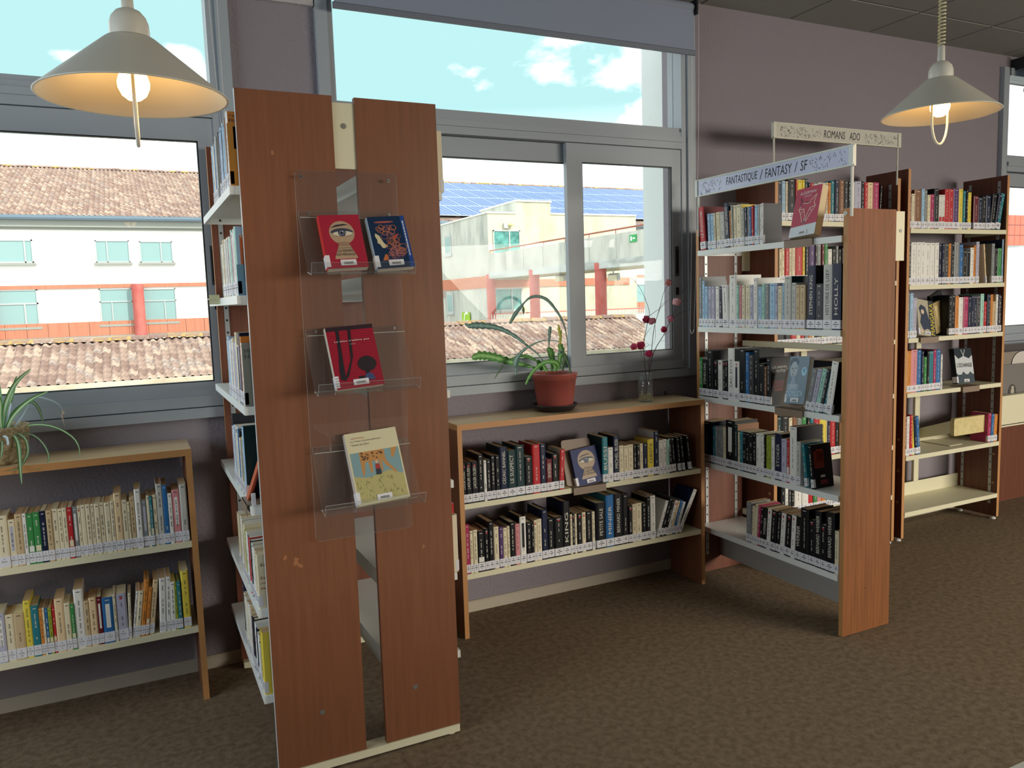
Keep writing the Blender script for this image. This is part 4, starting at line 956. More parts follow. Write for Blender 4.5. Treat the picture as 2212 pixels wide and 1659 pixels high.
# ============================================================ FACE-OUT BOOKS AND STANDS
def face_book(px_bl, px_br, px_tl, Pb, out, tilt, thick, cover, spine, label, group, art=None, hard=False, page='w', turn=0.0, lift=0.0, sticker=True):
    """book standing cover-out; Pb = point of its base line plane, out = outward horizontal direction, tilt back in degrees"""
    out = Vector(out); Z = Vector((0, 0, 1)); a = R(tilt)
    Pb = Vector(Pb); n = out*math.cos(a)+Z*math.sin(a)
    bl = onp(*px_bl, Pb, n); br = onp(*px_br, Pb, n); tl = onp(*px_tl, Pb, n)
    u = (br-bl); w = u.length; u.normalize()
    v = n.cross(u).normalized()
    h = (tl-bl).length
    sh = (tl-bl).normalized()
    rt = tag(empty('book'), label, 'book', group)
    # local: x = u, y = -n (into the book), z = v
    v2 = sh; u2 = v2.cross(n).normalized()
    if u2.dot(u) < 0: u2 = -u2
    rt.matrix_world = Matrix(((u2.x, -n.x, v2.x, bl.x), (u2.y, -n.y, v2.y, bl.y), (u2.z, -n.z, v2.z, bl.z), (0, 0, 0, 1)))
    t = .0028 if hard else .001
    b = MB()
    ol = [(0, 0), (w, 0), (w, t), (t, t), (t, thick-t), (w, thick-t), (w, thick), (0, thick), (-.0012, thick*.8), (-.0012, thick*.2)]
    b.prism(ol, 0, h, [0, 0, 0, 0, 0, 0, 0, 1, 1, 1], 0); b.build('cover', [mat(cover, .48, spec=.25), mat(spine, .45, spec=.3)], rt)
    o_ = .003 if hard else .0005
    p = MB(); p.box(t, t, o_, w-(.004 if hard else .001), thick-t, h-o_); p.build('page_block', M_PAGE[page], rt)
    if sticker:
        s = MB(); s.box(-.0022, -.0004, .006, .011, thick*.9, .044); s.build('spine_label', M_LABEL, rt)
        s = MB(); cx = w*.52; s.box(cx-.024, -.0034, .008, cx+.024, -.0002, .026)
        for k in range(14): 
            xx = cx-.015+k*.0021; s.quad((xx, -.0036, .011), (xx+.0011, -.0036, .011), (xx+.0011, -.0036, .019), (xx, -.0036, .019), 1)
        s.build('barcode_sticker', [M_LABEL, M_INK], rt)
    if art: art(rt, w, h)
    return rt, w, h
def flat(rt, name, polys, e0=-.0003):
    """flat print: list of (colour hex, [(x, z) ...]) each a little prouder than the last"""
    b = MB(); ms = []; e = e0
    for c, pts in polys:
        if c not in ms: ms.append(c)
        e -= .00003; b.add([(x, e, z) for x, z in pts], [tuple(range(len(pts)))], ms.index(c))
    return b.build(name, [mat(c, .5) for c in ms], rt)
def ell(cx, cz, rx, rz, n=20, a0=0, a1=360): return [(cx+rx*math.cos(R(a0+(a1-a0)*k/(n-1 if a1-a0 < 360 else n))), cz+rz*math.sin(R(a0+(a1-a0)*k/(n-1 if a1-a0 < 360 else n)))) for k in range(n)]
def letters(rt, items, e=-.0034, name='lettering'):
    cs = []; b = MB()
    for (s, cx, z, h, c, w) in items:
        if c not in cs: cs.append(c)
        b.text(s, (cx, e, z), (1, 0, 0), (0, 0, 1), h, cs.index(c), width=w, cx=True)
    return b.build(name, [mat(c, .5) for c in cs], rt)
def art_keyhole(extra):
    def f(rt, w, h):
        cx = w*.5; cz = h*.66
        P_ = [('B59A7E', ell(cx, cz, w*.31, w*.31, 28)), ('B59A7E', [(w*.42, h*.52), (w*.58, h*.52), (w*.78, h*.19), (w*.76, h*.17), (w*.24, h*.17), (w*.22, h*.19)]),
              ('1E2536', [(w*.22, cz+h*.09), (w*.38, cz+h*.15), (w*.58, cz+h*.165), (w*.70, cz+h*.145), (w*.56, cz+h*.135), (w*.38, cz+h*.115)]),
              ('3D4254', ell(cx, cz-h*.0, w*.28, h*.085, 20, 0, 180)), ('D8D2BC', ell(cx+w*.02, cz-h*.015, w*.24, h*.045, 20)),
              ('2B3144', ell(cx, cz-.0, w*.095, w*.095, 18)), ('6F7690', ell(cx, cz, w*.07, w*.07, 16)), ('0E1018', ell(cx, cz, w*.038, w*.038, 14)), ('E8E8E8', ell(cx+w*.02, cz+w*.025, w*.014, w*.014, 8))]
        for k in range(9): x = cx+w*(-.2+k*.05); P_.append(('2B2A30', [(x, cz-h*.055), (x+w*.012, cz-h*.055), (x+w*.004*(k-4), cz-h*.08)]))
        flat(rt, 'keyhole_print', P_); letters(rt, extra(w, h))
    return f
g_disp = 'books shown cover-out on the clear rack'
def kh1(w, h): return [('FREIDA', w*.5, h*.445, h*.028, '8C5A4C', w*.26), ('McFADDEN', w*.5, h*.405, h*.028, '8C5A4C', w*.36), ('LES SECRETS DE', w*.5, h*.355, h*.02, '3A3330', w*.34), ('LA FEMME', w*.5, h*.29, h*.045, '1F2024', w*.38), ('DE MÉNAGE', w*.5, h*.225, h*.052, '1F2024', w*.46)]
def kh2(w, h): return [('FREIDA', w*.5, h*.445, h*.028, '4A3A34', w*.26), ('McFADDEN', w*.5, h*.405, h*.028, '4A3A34', w*.36), ('LA FEMME', w*.5, h*.33, h*.05, '1F2024', w*.4), ('DE MÉNAGE', w*.5, h*.265, h*.056, '1F2024', w*.48)]
YT = 2.372
face_book((709, 581), (797.7, 577.7), (686.4, 465.3), (0, YT, 1.62), (0, -1, 0), 21, .026, 'A8283E', 'C93A34', 'red paperback with keyhole eye, top tray of clear rack', g_disp, art_keyhole(kh1))
def art_hair(rt, w, h):
    P_ = [('B4584E', ell(w*.42, h*.89, w*.27, h*.018, 16)), ('D9CBA4', [(w*.13, h*.68), (w*.22, h*.63), (w*.31, h*.48), (w*.40, h*.42), (w*.30, h*.385), (w*.24, h*.395), (w*.2, h*.46), (w*.14, h*.49), (w*.15, h*.55), (w*.11, h*.62)]),
          ('C2703C', [(w*.18, h*.15), (w*.28, h*.27), (w*.33, h*.26), (w*.34, h*.15)]), ('B4483C', [(w*.55, h*.60), (w*.76, h*.66), (w*.62, h*.53)])]
    flat(rt, 'figure_print', P_)
    b = MB(); rr = random.Random(3)
    for k in range(58):
        if k < 20: cx, cz, r = w*rr.uniform(.22, .66), h*rr.uniform(.6, .8), w*rr.uniform(.05, .10)
        else: cx, cz, r = w*rr.uniform(.42, .80), h*rr.uniform(.18, .6), w*rr.uniform(.05, .11)
        n = 14; q = []
        for i in range(n): a = 2*math.pi*i/n; q.append((cx+r*math.cos(a), cz+r*.8*math.sin(a)))
        for i in range(n):
            (x0, z0), (x1, z1) = q[i], q[(i+1) % n]; f = .88; ax, az, bx_, bz = cx+(x0-cx)*f, cz+(z0-cz)*f, cx+(x1-cx)*f, cz+(z1-cz)*f
            e = -.0008-.00001*k; b.quad((x0, e, z0), (x1, e, z1), (bx_, e, bz), (ax, e, az), k % 2)
    b.build('hair_print', [mat('B0717A', .5), mat('C8763F', .5)], rt)
    b = MB(); b.box(w*.88, -.0005, 0, w, -.0001, h, 0); b.build('side_stripe', mat('24488E', .4), rt)
    b = MB(); z = h*.9
    while z > h*.25:
        l_ = rnd.uniform(.003, .012); b.quad((w*.915, -.0009, z-l_), (w*.95, -.0009, z-l_), (w*.95, -.0009, z), (w*.915, -.0009, z)); z -= l_+.0022
    b.build('side_print', mat('D8DCE6', .5), rt)
face_book((817, 581), (897.2, 575.5), (791.5, 469.2), (0, YT, 1.62), (0, -1, 0), 21, .028, '16304F', '9FB4C8', 'dark blue paperback with curly haired profile, top tray of clear rack', g_disp, art_hair)
def art_bleu(rt, w, h):
    P_ = [('2E1420', [(w*0, h), (w, h), (w, h*.93), (w*0, h*.93)])]
    for k in range(22): z = h*(.90-k*.04); P_.append(('6E1424', [(0, z), (w, z), (w, z-h*.007), (0, z-h*.007)]))
    P_ += [('1C1420', [(w*.2, h*.98), (w*.27, h*.98), (w*.24, h*.5), (w*.22, h*.12), (w*.12, h*.0+.03), (w*.12, h*.3), (w*.18, h*.6)]), ('1C1420', [(w*.46, h*.98), (w*.52, h*.98), (w*.46, h*.5), (w*.3, h*.2), (w*.2, h*.12), (w*.24, h*.2), (w*.4, h*.45)]),
           ('231820', ell(w*.72, h*.36, w*.2, h*.125, 18)), ('16121A', [(w*.66, h*.27), (w*.74, h*.27), (w*.74, h*.2), (w*.66, h*.2)]), ('3B4A74', [(w*.62, h*.1), (w*.64, h*.19), (w*.72, h*.215), (w*.80, h*.19), (w*.84, h*.1)]), ('16121A', [(w*.48, h*.1), (w*.5, h*.17), (w*.6, h*.18), (w*.64, h*.1)])]
    flat(rt, 'cover_print', P_)
    letters(rt, [('Le bleu n\u2019abîme pas', w*.5, h*.735, h*.035, 'E6DCD6', w*.74), ('roman', w*.5, h*.69, h*.013, 'C8B8B4', w*.12)])
face_book((729, 843), (833, 842), (701.5, 709), (0, YT, 1.262), (0, -1, 0), 21, .024, 'A31C34', 'CFC6B4', 'crimson paperback of tree shadows and small figure, middle tray', g_disp, art_bleu)
def art_zoo(rt, w, h):
    P_ = [('7FA0A4', [(w*.03, h*.04), (w*.97, h*.04), (w*.97, h*.72), (w*.03, h*.72)]), ('B7AE72', [(w*.03, h*.04), (w*.97, h*.04), (w*.97, h*.34), (w*.7, h*.42), (w*.3, h*.36), (w*.03, h*.40)]),
          ('C08A4C', [(w*.2, h*.72), (w*.68, h*.72), (w*.66, h*.6), (w*.74, h*.5), (w*.86, h*.38), (w*.82, h*.37), (w*.66, h*.5), (w*.6, h*.58), (w*.6, h*.42), (w*.57, h*.42), (w*.54, h*.6), (w*.42, h*.6), (w*.4, h*.42), (w*.36, h*.42), (w*.34, h*.6), (w*.28, h*.56), (w*.24, h*.4), (w*.2, h*.4), (w*.2, h*.55)]),
          ('C08A4C', [(w*.82, h*.72), (w*.94, h*.72), (w*.84, h*.58), (w*.8, h*.6)])]
    P_ += [('C08A4C', [(w*.2, h*.58), (w*.68, h*.58), (w*.68, h*.72), (w*.2, h*.72)])]
    for k in range(26):
        x, z = rnd.uniform(.22, .64), rnd.uniform(.61, .71); P_.append(('4E3222', ell(w*x, h*z, w*.02, h*.009, 6)))
    P_ += [('A8322C', [(w*.46, h*.46), (w*.55, h*.46), (w*.54, h*.53), (w*.47, h*.53)]), ('D9B48C', ell(w*.5, h*.56, w*.03, h*.022, 10)), ('2E3440', [(w*.45, h*.38), (w*.56, h*.38), (w*.55, h*.46), (w*.46, h*.46)])]
    for k in range(60):
        x, z = rnd.uniform(.05, .93), rnd.uniform(.05, .36); P_.append((rnd.choice(('D9D08A', '8E8A52', 'C9C08C', '6F7A58')), [(w*x, h*z), (w*(x+.012), h*z), (w*(x+rnd.uniform(-.03, .05)), h*(z+.045))]))
    flat(rt, 'cover_print', P_)
    letters(rt, [('Joël Dicker', w*.24, h*.905, h*.026, 'B04030', w*.26), ('La Très Catastrophique', w*.38, h*.86, h*.028, '3C3A38', w*.58), ('Visite du Zoo', w*.26, h*.815, h*.026, '3C3A38', w*.34)])
face_book((775, 1095), (888, 1080), (743, 939), (0, YT-.004, .893), (0, -1, 0), 22, .030, 'DAD2AE', 'CBC0B4', 'cream paperback with giraffe picture, bottom tray of clear rack', g_disp, art_zoo)
# clear acrylic rack screwed to the end panel
AR = rootat('acrylic_display_rack', 'clear acrylic rack of three trays screwed to the brown end panel', 'rack')
PYF = PY0
def rrect(x0, x1, z0, z1, r, n=5):
    q = []
    for (cx, cz, a0) in ((x1-r, z1-r, 0), (x0+r, z1-r, 90), (x0+r, z0+r, 180), (x1-r, z0+r, 270)):
        for k in range(n+1): a = R(a0+90*k/n); q.append((cx+r*math.cos(a), cz+r*math.sin(a)))
    return q
q = rrect(.482, .801, .777, 1.932, .014)
b = MB(); n_ = len(q); b.prof(q, 1, PYF-.019, PYF-.016, 0); b.m[-len(q)-2:] = [1]*n_+[0, 0]; b.build('back_plate', [M_ACRYL, M_AEDGE], AR)
def tray(z, x0=.487, x1=.800):
    b = MB(); y1 = PYF-.020; yb = PYF-.104
    pts = [(y1, z+.188), (y1, z+.17), (yb+.028, z+.002), (yb-.020, z-.008), (yb-.034, z+.026), (yb-.037, z+.025), (yb-.022, z-.011), (yb+.027, z-.001), (y1-.003, z+.168), (y1-.003, z+.188)]
    vs = [(x0+(.0 if i in (0, 1, 8, 9) else .006), p[0], p[1]) for i, p in enumerate(pts)]+[(x1+(.0 if i in (0, 1, 8, 9) else .014), p[0], p[1]) for i, p in enumerate(pts)]
    n = len(pts); fs = [(i, (i+1) % n, n+(i+1) % n, n+i) for i in range(n)]
    ms = [0]*n; ms[4] = 1; ms[9] = 1
    strips = [(0, 1, 8, 9), (1, 2, 7, 8), (2, 3, 6, 7), (3, 4, 5, 6)]
    for s_ in strips: fs.append(s_); fs.append(tuple(n+i for i in s_[::-1])); ms += [1, 1]
    b.add(vs, fs, ms); o = b.build('tray', [M_ACRYL, M_AEDGE], AR)
    # bright bend lines of the folded sheet
    e = MB()
    for (yy, zz) in ((y1-.003, z+.168), (yb+.026, z-.002)): e.box(x0+.004, yy-.001, zz-.001, x1+.006, yy+.001, zz+.001)
    e.build('fold', M_AEDGE, o)
    for xx in (x0+.03, x1-.03):
        s = MB(); disc(s, (xx, y1-.003, z+.180), .005, .003, 'y', 0, 6); disc(s, (xx, y1-.006, z+.180), .0022, .001, 'y', 1, 8); s.build('screw', [M_STEEL, M_BLACK], o)
for z in (1.622, 1.262, .893): tray(z)
for (xx, zz) in ((.501, 1.912), (.774, 1.909)):
    s = MB(); disc(s, (xx, PYF-.019, zz), .006, .003, 'y', 0, 6); disc(s, (xx, PYF-.022, zz), .0026, .001, 'y', 1, 8); s.build('screw', [M_STEEL, M_BLACK], AR)
# brown book stands on shelves: back plate, lip over the shelf edge
def stand(P, u, out, w, label, hb=.17, tilt=14, bw=None, back=True):
    rt = tag(empty('book_stand'), label, 'book stand', 'brown book stands on the shelves')
    u = Vector(u); out = Vector(out); P = Vector(P)
    rt.matrix_world = Matrix(((u.x, -out.x, 0, P.x), (u.y, -out.y, 0, P.y), (u.z, -out.z, 1, P.z), (0, 0, 0, 1)))
    b = MB(); b.box(0, -.012, -.034, w, -.010, .003); b.box(0, -.012, .001, w, .07, .003); b.build('lip', M_STAND, rt)
    if back:
        a = R(tilt); b = MB(); q = rrect(.0, bw or w*.82, 0, hb, .015)
        k0 = len(b.v); b.prof(q, 1, 0, .002)
        for i in range(len(b.v)):
            x, y, z = b.v[i]; b.v[i] = (x-.012, .030+y*math.cos(a)+z*math.sin(a), .002+z*math.cos(a)-y*math.sin(a))
        b.build('back_plate', M_STAND, rt)
    return rt
a = on(1238, 1060, 1, 3.19); c = on(1308, 1050, 1, 3.19)
stand((a.x, 3.195, .6205), (1, 0, 0), (0, -1, 0), c.x-a.x, 'brown book stand on upper shelf of right low bookcase', hb=.222, bw=.16)
face_book((1248, 1053), (1307, 1044), (1231, 974), (0, 3.203, .624), (0, -1, 0), 12, .022, '1D2A66', '1A2350', 'dark blue paperback with keyhole eye on right low bookcase', 'books shown cover-out on stands', art_keyhole(kh2))
a = on(1697, 525, 0, 2.70); c = on(1758, 520, 0, 2.70)
stand((2.702, a.y, 1.7455), (0, -1, 0), (-1, 0, 0), abs(a.y-c.y), 'brown book stand at right end of the top fantasy shelf', back=False)
def art_fox(rt, w, h):
    P_ = [('DCE6EC', [(0, 0), (w, 0), (w, h*.23), (0, h*.21)])]
    def ln(p, q, c, t=.0016):
        dx, dz = q[0]-p[0], q[1]-p[1]; L0 = math.hypot(dx, dz); t *= 1.6; nx, nz = -dz/L0*t/2, dx/L0*t/2
        P_.append((c, [(p[0]+nx, p[1]+nz), (q[0]+nx, q[1]+nz), (q[0]-nx, q[1]-nz), (p[0]-nx, p[1]-nz)]))
    F = lambda x, z: (w*x, h*z)
    head = [(.22, .56), (.28, .62), (.24, .80), (.36, .68), (.62, .70), (.84, .82), (.78, .66), (.86, .58), (.68, .42), (.54, .27), (.48, .25), (.42, .28), (.33, .45), (.22, .56)]
    for i in range(len(head)-1): ln(F(*head[i]), F(*head[i+1]), 'F0D2C4' if i not in (1, 2, 3, 10, 9) else '4A2438', .0022)
    for p, q in (((.22, .56), (.42, .56)), ((.42, .56), (.50, .40)), ((.50, .40), (.48, .25)), ((.86, .58), (.66, .56)), ((.66, .56), (.56, .40)), ((.56, .40), (.54, .27)), ((.34, .48), (.42, .52)), ((.74, .50), (.66, .53)), ((.36, .68), (.50, .66)), ((.50, .66), (.66, .68))): ln(F(*p), F(*q), 'F0D2C4', .002)
    P_.append(('5A4A6A', ell(w*.51, h*.29, w*.045, h*.018, 8)))
    flat(rt, 'fox_print', P_); letters(rt, [('ALDERMAN', w*.5, h*.855, h*.06, 'F2ECEA', w*.62), ('LE FUTUR', w*.52, h*.795, h*.034, 'F2ECEA', w*.28)])
face_book((1704, 515), (1758, 508), (1722.5, 411), (2.700, 0, 1.75), (-1, 0, 0), 17, .040, 'C4566A', 'D98A78', 'pink and white hardback with line-drawn fox head on top fantasy shelf', 'books shown cover-out on stands', art_fox, page='c')
a = on(1677, 878, 0, 2.70); c = on(1737, 890, 0, 2.70)
stand((2.702, a.y, .9825), (0, -1, 0), (-1, 0, 0), abs(a.y-c.y), 'brown book stand on the third shelf of the fantasy bookcase', hb=.18)
def art_pyg(rt, w, h):
    P_ = [('7E93A2', [(0, 0), (w, 0), (w, h), (0, h)]), ('566B7C', ell(w*.26, h*.86, w*.24, h*.11, 16)), ('B5C0C8', ell(w*.27, h*.72, w*.19, h*.17, 18)), ('98AEC0', [(w*.2, h*.6), (w*.36, h*.6), (w*.4, h*.45), (w*.62, h*.36), (w*.66, h*.12), (w*.05, h*.12), (w*.08, h*.4), (w*.22, h*.47)]),
          ('3C4A5A', ell(w*.19, h*.74, w*.035, h*.014, 8)), ('3C4A5A', ell(w*.36, h*.75, w*.035, h*.014, 8)), ('8A5A64', ell(w*.25, h*.62, w*.045, h*.012, 8)), ('6E8496', [(w*.26, h*.74), (w*.28, h*.74), (w*.29, h*.67), (w*.24, h*.67)]), ('A9D0E6', ell(w*.8, h*.68, w*.13, h*.1, 8)), ('6FA6C8', ell(w*.8, h*.7, w*.06, h*.05, 8))]
    flat(rt, 'portrait_print', P_); letters(rt, [('L\u2019EFFET', w*.34, h*.30, h*.10, 'E6F2F8', w*.5), ('PYGMALION', w*.46, h*.155, h*.12, 'C4E4F2', w*.84)])
face_book((1694, 871), (1736, 874), (1708, 770), (2.700, 0, .987), (-1, 0, 0), 14, .028, '7E93A2', 'A8BCC8', 'grey blue paperback with woman portrait on third fantasy shelf', 'books shown cover-out on stands', art_pyg)
# wall bookcase stands
a = on(1984, 724, 1, 3.14); c = on(2023, 722, 1, 3.14)
stand((a.x, 3.136, 1.2225), (1, 0, 0), (0, -1, 0), c.x-a.x, 'brown book stand on third shelf of far right bookcase', back=False)
def art_manga(rt, w, h):
    P_ = [('22304A', [(w*.1, h*.75), (w*.25, h*.86), (w*.5, h*.8), (w*.62, h*.6), (w*.72, h*.4), (w*.8, h*.15), (w*.55, h*.2), (w*.3, h*.14), (w*.12, h*.35), (w*.2, h*.55)]), ('D8BFA4', ell(w*.32, h*.66, w*.1, h*.07, 10)), ('D8BFA4', ell(w*.2, h*.13, w*.1, h*.05, 8))]
    flat(rt, 'figure_print', P_)
    b = MB(); b.box(w*.70, -.0012, 0, w, -.0003, h, 0); b.text('MANGAKA', (w*.97, -.0018, h*.04), (0, 0, 1), (-1, 0, 0), w*.24, 1, width=h*.88); b.build('title_strip', [mat('2A2C30', .5), mat('E4CF3A', .5)], rt)
face_book((1986, 723), (2020, 720), (1979, 645), (0, 3.142, 1.226), (0, -1, 0), 14, .012, 'B9B29C', 'D8D4C4', 'magazine-sized paperback with yellow title strip on far right bookcase', 'books shown cover-out on stands', art_manga)
def art_back(rt, w, h):
    P_ = [('D9C48C', [(w*.26, h*.2), (w*.5, h*.2), (w*.5, h*.88), (w*.26, h*.88)])]
    for k in range(12): z = h*(.85-k*.06); P_.append(('6E5E40', [(w*.58, z), (w*rnd.uniform(.75, .92), z), (w*.9, z-.002), (w*.58, z-.002)]))
    flat(rt, 'text_print', P_)
face_book((2023, 722), (2050, 720), (2010, 658), (0, 3.20, 1.224), (0, -1, 0), 3, .018, 'B09A68', '8E7A52', 'tan book showing its back cover beside the yellow-titled paperback', 'books shown cover-out on stands', art_back, sticker=False)
face_book((2032, 719), (2057, 717), (2009, 642), (0, 3.24, 1.224), (0, -1, 0), 2, .02, '121418', '121418', 'black hardback standing cover-out behind the tan book', 'books shown cover-out on stands', None, sticker=False, hard=True)
a = on(2075, 830, 1, 3.14); c = on(2111, 828, 1, 3.14)
stand((a.x, 3.136, .8985), (1, 0, 0), (0, -1, 0), c.x-a.x, 'brown book stand on fourth shelf of far right bookcase', back=False)
def art_ech(rt, w, h):
    P_ = [('C9CDD0', [(0, h*.25), (w, h*.25), (w, h*.8), (w*.8, h*.7), (w*.5, h*.78), (w*.2, h*.7), (0, h*.82)]), ('2A3C46', [(0, 0), (w, 0), (w, h*.22), (w*.8, h*.33), (w*.6, h*.22), (w*.4, h*.34), (w*.2, h*.2), (0, h*.3)]),
          ('E0E4E6', [(w*.38, h*.96), (w*.41, h*.96), (w*.5, h*.8), (w*.59, h*.96), (w*.62, h*.96), (w*.5, h*.76)])]
    flat(rt, 'cover_print', P_); letters(rt, [('L\u2019ÉCHANGE', w*.5, h*.46, h*.14, '15181C', w*.86)])
face_book((2069, 829), (2106, 825), (2060, 753), (0, 3.146, .902), (0, -1, 0), 10, .034, '1C2A32', '16181C', 'dark thick book with forest cover on fourth shelf, far right', 'books shown cover-out on stands', art_ech)
# book stop on the fifth shelf
BS = rootat('book_stop', 'cream wooden book stop block on fifth shelf of far right bookcase', 'book stop')
a = on(2056, 935, 1, 3.19); c = on(2124, 893, 1, 3.19)
b = MB(); q = rrect(a.x, c.x, .585, .695, .012); b.prof(q, 1, 3.175, 3.20); b.build('block', mat('E0CF94', .5, noise=((40, 8, 40), 'D0BC80', .4, .7)), BS)
b = MB(); b.prof([(3.2, .60), (3.2, .68), (3.43, .60), (3.43, .535)], 0, a.x-.0, a.x+.003); b.box(a.x, 3.2, .52, a.x+.12, 3.41, .523); b.build('bracket', M_CREAM, BS)
# small shelf tag on near bookcase
b = MB(); b.box(.262, 3.0, PL[1]-.022, .298, 3.002, PL[1]+.012); b.box(.262, 2.995, PL[1]-.004, .297, 3.05, PL[1]-.001)
tag(b.build('shelf_tag', mat('D9D9B4', .5)), 'blank cream tag clipped to second shelf of near bookcase', 'tag')
stand((.300, 2.66, PL[3]+.0005), (0, -1, 0), (-1, 0, 0), .12, 'brown book stand on fourth shelf of the near bookcase', back=False)
b = MB()
for k, (c_, dx) in enumerate((('D9764A', 0), ('B83A34', .012))): pass
BK = tag(empty('book', (.300, 2.60, PL[3]+.004)), 'orange booklet leaning open on the brown stand, near bookcase', 'book')
b = MB(); b.add([(0, 0, 0), (.05, -.06, .165), (.052, .0, .165), (0.002, .05, 0), (.006, 0, 0), (.056, -.06, .165), (.058, .0, .165), (.008, .05, 0)], [(0, 1, 2, 3), (7, 6, 5, 4), (0, 4, 5, 1), (3, 2, 6, 7), (1, 5, 6, 2), (0, 3, 7, 4)]); b.build('cover', mat('CC6A44', .5), BK)
b = MB(); b.add([(.008, -.002, .004), (.052, -.058, .16), (.054, -.004, .16), (.008, .046, .004), (.012, -.002, .004), (.056, -.058, .16), (.058, -.004, .16), (.012, .046, .004)], [(0, 1, 2, 3), (7, 6, 5, 4), (0, 4, 5, 1), (3, 2, 6, 7), (1, 5, 6, 2), (0, 3, 7, 4)]); b.build('page_block', mat('A8362E', .6), BK)
# ============================================================ PENDANT LAMPS
M_LAMP = mat('DAD6C8', 0.35, key='lamp_shade'); M_BULB = mat('FFE9C0', .5, emit=((1, .62, .24), 14.0), key='bulb')
def lamp(px, py, depth, label, tiltx=0, rz=0, energy=1.0, coil=True):
    d = ray(px, py)/FOC; P = CAM+d*depth      # rim centre
    rt = tag(empty('pendant_lamp', P), label, 'lamp', 'white cone pendant lamps')
    Rr = .200; H = .125
    b = MB(); pr = [(Rr, 0), (Rr+.0015, .002), (Rr-.001, .004), (.056, H), (.050, H+.004), (.048, H+.002), (.053, H-.002), (Rr-.005, .001)]
    b.lathe(pr, seg=56, closed=True); b.build('shade', M_LAMP, rt, True)
    b = MB(); b.lathe([(.040, H-.004), (.042, H+.018), (.041, H+.036), (.036, H+.05), (.026, H+.062), (.014, H+.068), (.013, H+.068)], seg=28); b.build('cap', M_LAMP, rt, True)
    b = MB(); b.lathe([(.013, H+.066), (.012, H+.12), (.009, H+.124), (0, H+.124)], seg=14); b.build('stem', M_LAMP, rt, True)
    top = ZC-P.z
    b = MB()
    if coil:
        n = int((top-H-.16)/.0125); pts = []
        for i in range(n*10): a = 2*math.pi*i/10; pts.append((.011*math.cos(a), .011*math.sin(a), H+.122+i*.00125*(top-H-.16)/(n*.0125)))
        b.tube([(0, 0, H+.12)]+pts+[(0, 0, top-.03)], .0032, 6); b.build('coiled_cord', mat('D6CFA6', .5), rt, True)
    b = MB(); b.lathe([(.0, top-.035), (.03, top-.03), (.045, top), (0, top)], seg=20); b.build('ceiling_rose', M_LAMP, rt, True)
    b = MB(); b.lathe([(0, -.006), (.014, -.004), (.026, .006), (.033, .022), (.034, .034), (.030, .048), (.020, .062), (.015, .07)], seg=24); b.build('bulb', M_BULB, rt, True)
    b = MB(); b.lathe([(.018, .05), (.019, .09), (.03, .115), (.045, .122)], seg=20); b.build('socket', M_LAMP, rt, True)
    pts = []
    for k in range(25):
        a = math.pi*k/24; pts.append((-.036*math.cos(a)*1.0, 0, -.02-.085*math.sin(a)))
    pts = [(-.036, 0, .06)]+pts+[(.036, 0, .06)]
    b = MB(); b.tube(pts, .0042, 8); o = b.build('handle', M_LAMP, rt, True); o.rotation_euler = (0, 0, rz)
    l = light('lamp_glow', 'POINT', (0, 0, 0), (0, 0, 0), energy, (1, .52, .17), shadow_soft_size=.03); l.parent = rt; l.location = (0, 0, -.055)
    return rt
lamp(291, 212, 1.78, 'white cone pendant lamp hanging in front of the left window', rz=R(87), energy=.55)
lamp(2030, 249, 2.92, 'white cone pendant lamp on coiled cord above the bookcases, right', rz=R(-9), energy=.55)
# ============================================================ PLANTS
def ribbon(pts, wid, nrm, fold=.25, wave=0, seg=None):
    """leaf ribbon along pts with half widths; nrm = side direction hint"""
    b = MB(); pts = [Vector(p) for p in pts]; n = len(pts); hint = Vector(nrm); vs = []
    for i, p in enumerate(pts):
        t = (pts[min(i+1, n-1)]-pts[max(i-1, 0)]).normalized(); s_ = t.cross(hint)
        s_ = s_.normalized() if s_.length > 1e-5 else Vector((1, 0, 0)); nn = s_.cross(t)
        w = wid[i]*(1+wave*math.sin(i*2.4))
        vs += [p-s_*w-nn*0, p-s_*w*.4-nn*w*fold, p+nn*0-nn*w*fold*1.3, p+s_*w*.4-nn*w*fold, p+s_*w]
    b.v = [tuple(v) for v in vs]
    for i in range(n-1):
        for k in range(4): b.f.append((i*5+k, i*5+k+1, i*5+5+k+1, i*5+5+k)); b.m.append(1 if k in (1, 2) else 0)
    return b
def smooth(pts, n):
    P = [Vector(p) for p in pts]; out = []
    m = len(P)-1
    for k in range(n):
        t = k/(n-1)*m; i = min(int(t), m-1); f = t-i
        p0 = P[max(i-1, 0)]; p1 = P[i]; p2 = P[i+1]; p3 = P[min(i+2, m)]
        out.append(.5*((2*p1)+(p2-p0)*f+(2*p0-5*p1+4*p2-p3)*f*f+(3*p1-p0-3*p2+p3)*f*f*f))
    return out
SPd = rootat('spider_plant', 'green and white spider plant in wicker-textured pot on left low bookcase', 'potted plant')
PC = Vector((-.46, 3.315, .998))
b = MB(); pr = [(0, .0), (.082, .0), (.088, .004)]+[(.088+.022*t/10+(.0022 if t % 2 else 0), .004+.128*t/10) for t in range(1, 11)]+[(.106, .134), (.100, .130), (.092, .11), (0, .108)]
b.lathe(pr, PC, 40); b.build('pot', mat('BBAA86', .8, noise=((60, 60, 90), '8C7B59', .4, .6), bump=(120.0, 1.0, .01), key='wicker'), SPd, True)
b = MB(); b.lathe([(0, .118), (.05, .122), (.098, .114)], PC, 20); b.build('soil', mat('2A211C', .95), SPd, True)
LG = [mat('4E8C3A', .45, key='leaf_green'), mat('C9DDB4', .45, key='leaf_cream')]; LD = [mat('3C6A3C', .5), mat('AEC79A', .5)]; LW = [mat('B4CFE0', .5), mat('DDE8EC', .5)]
def yl(px, py, y): return on(px, py, 1, y)
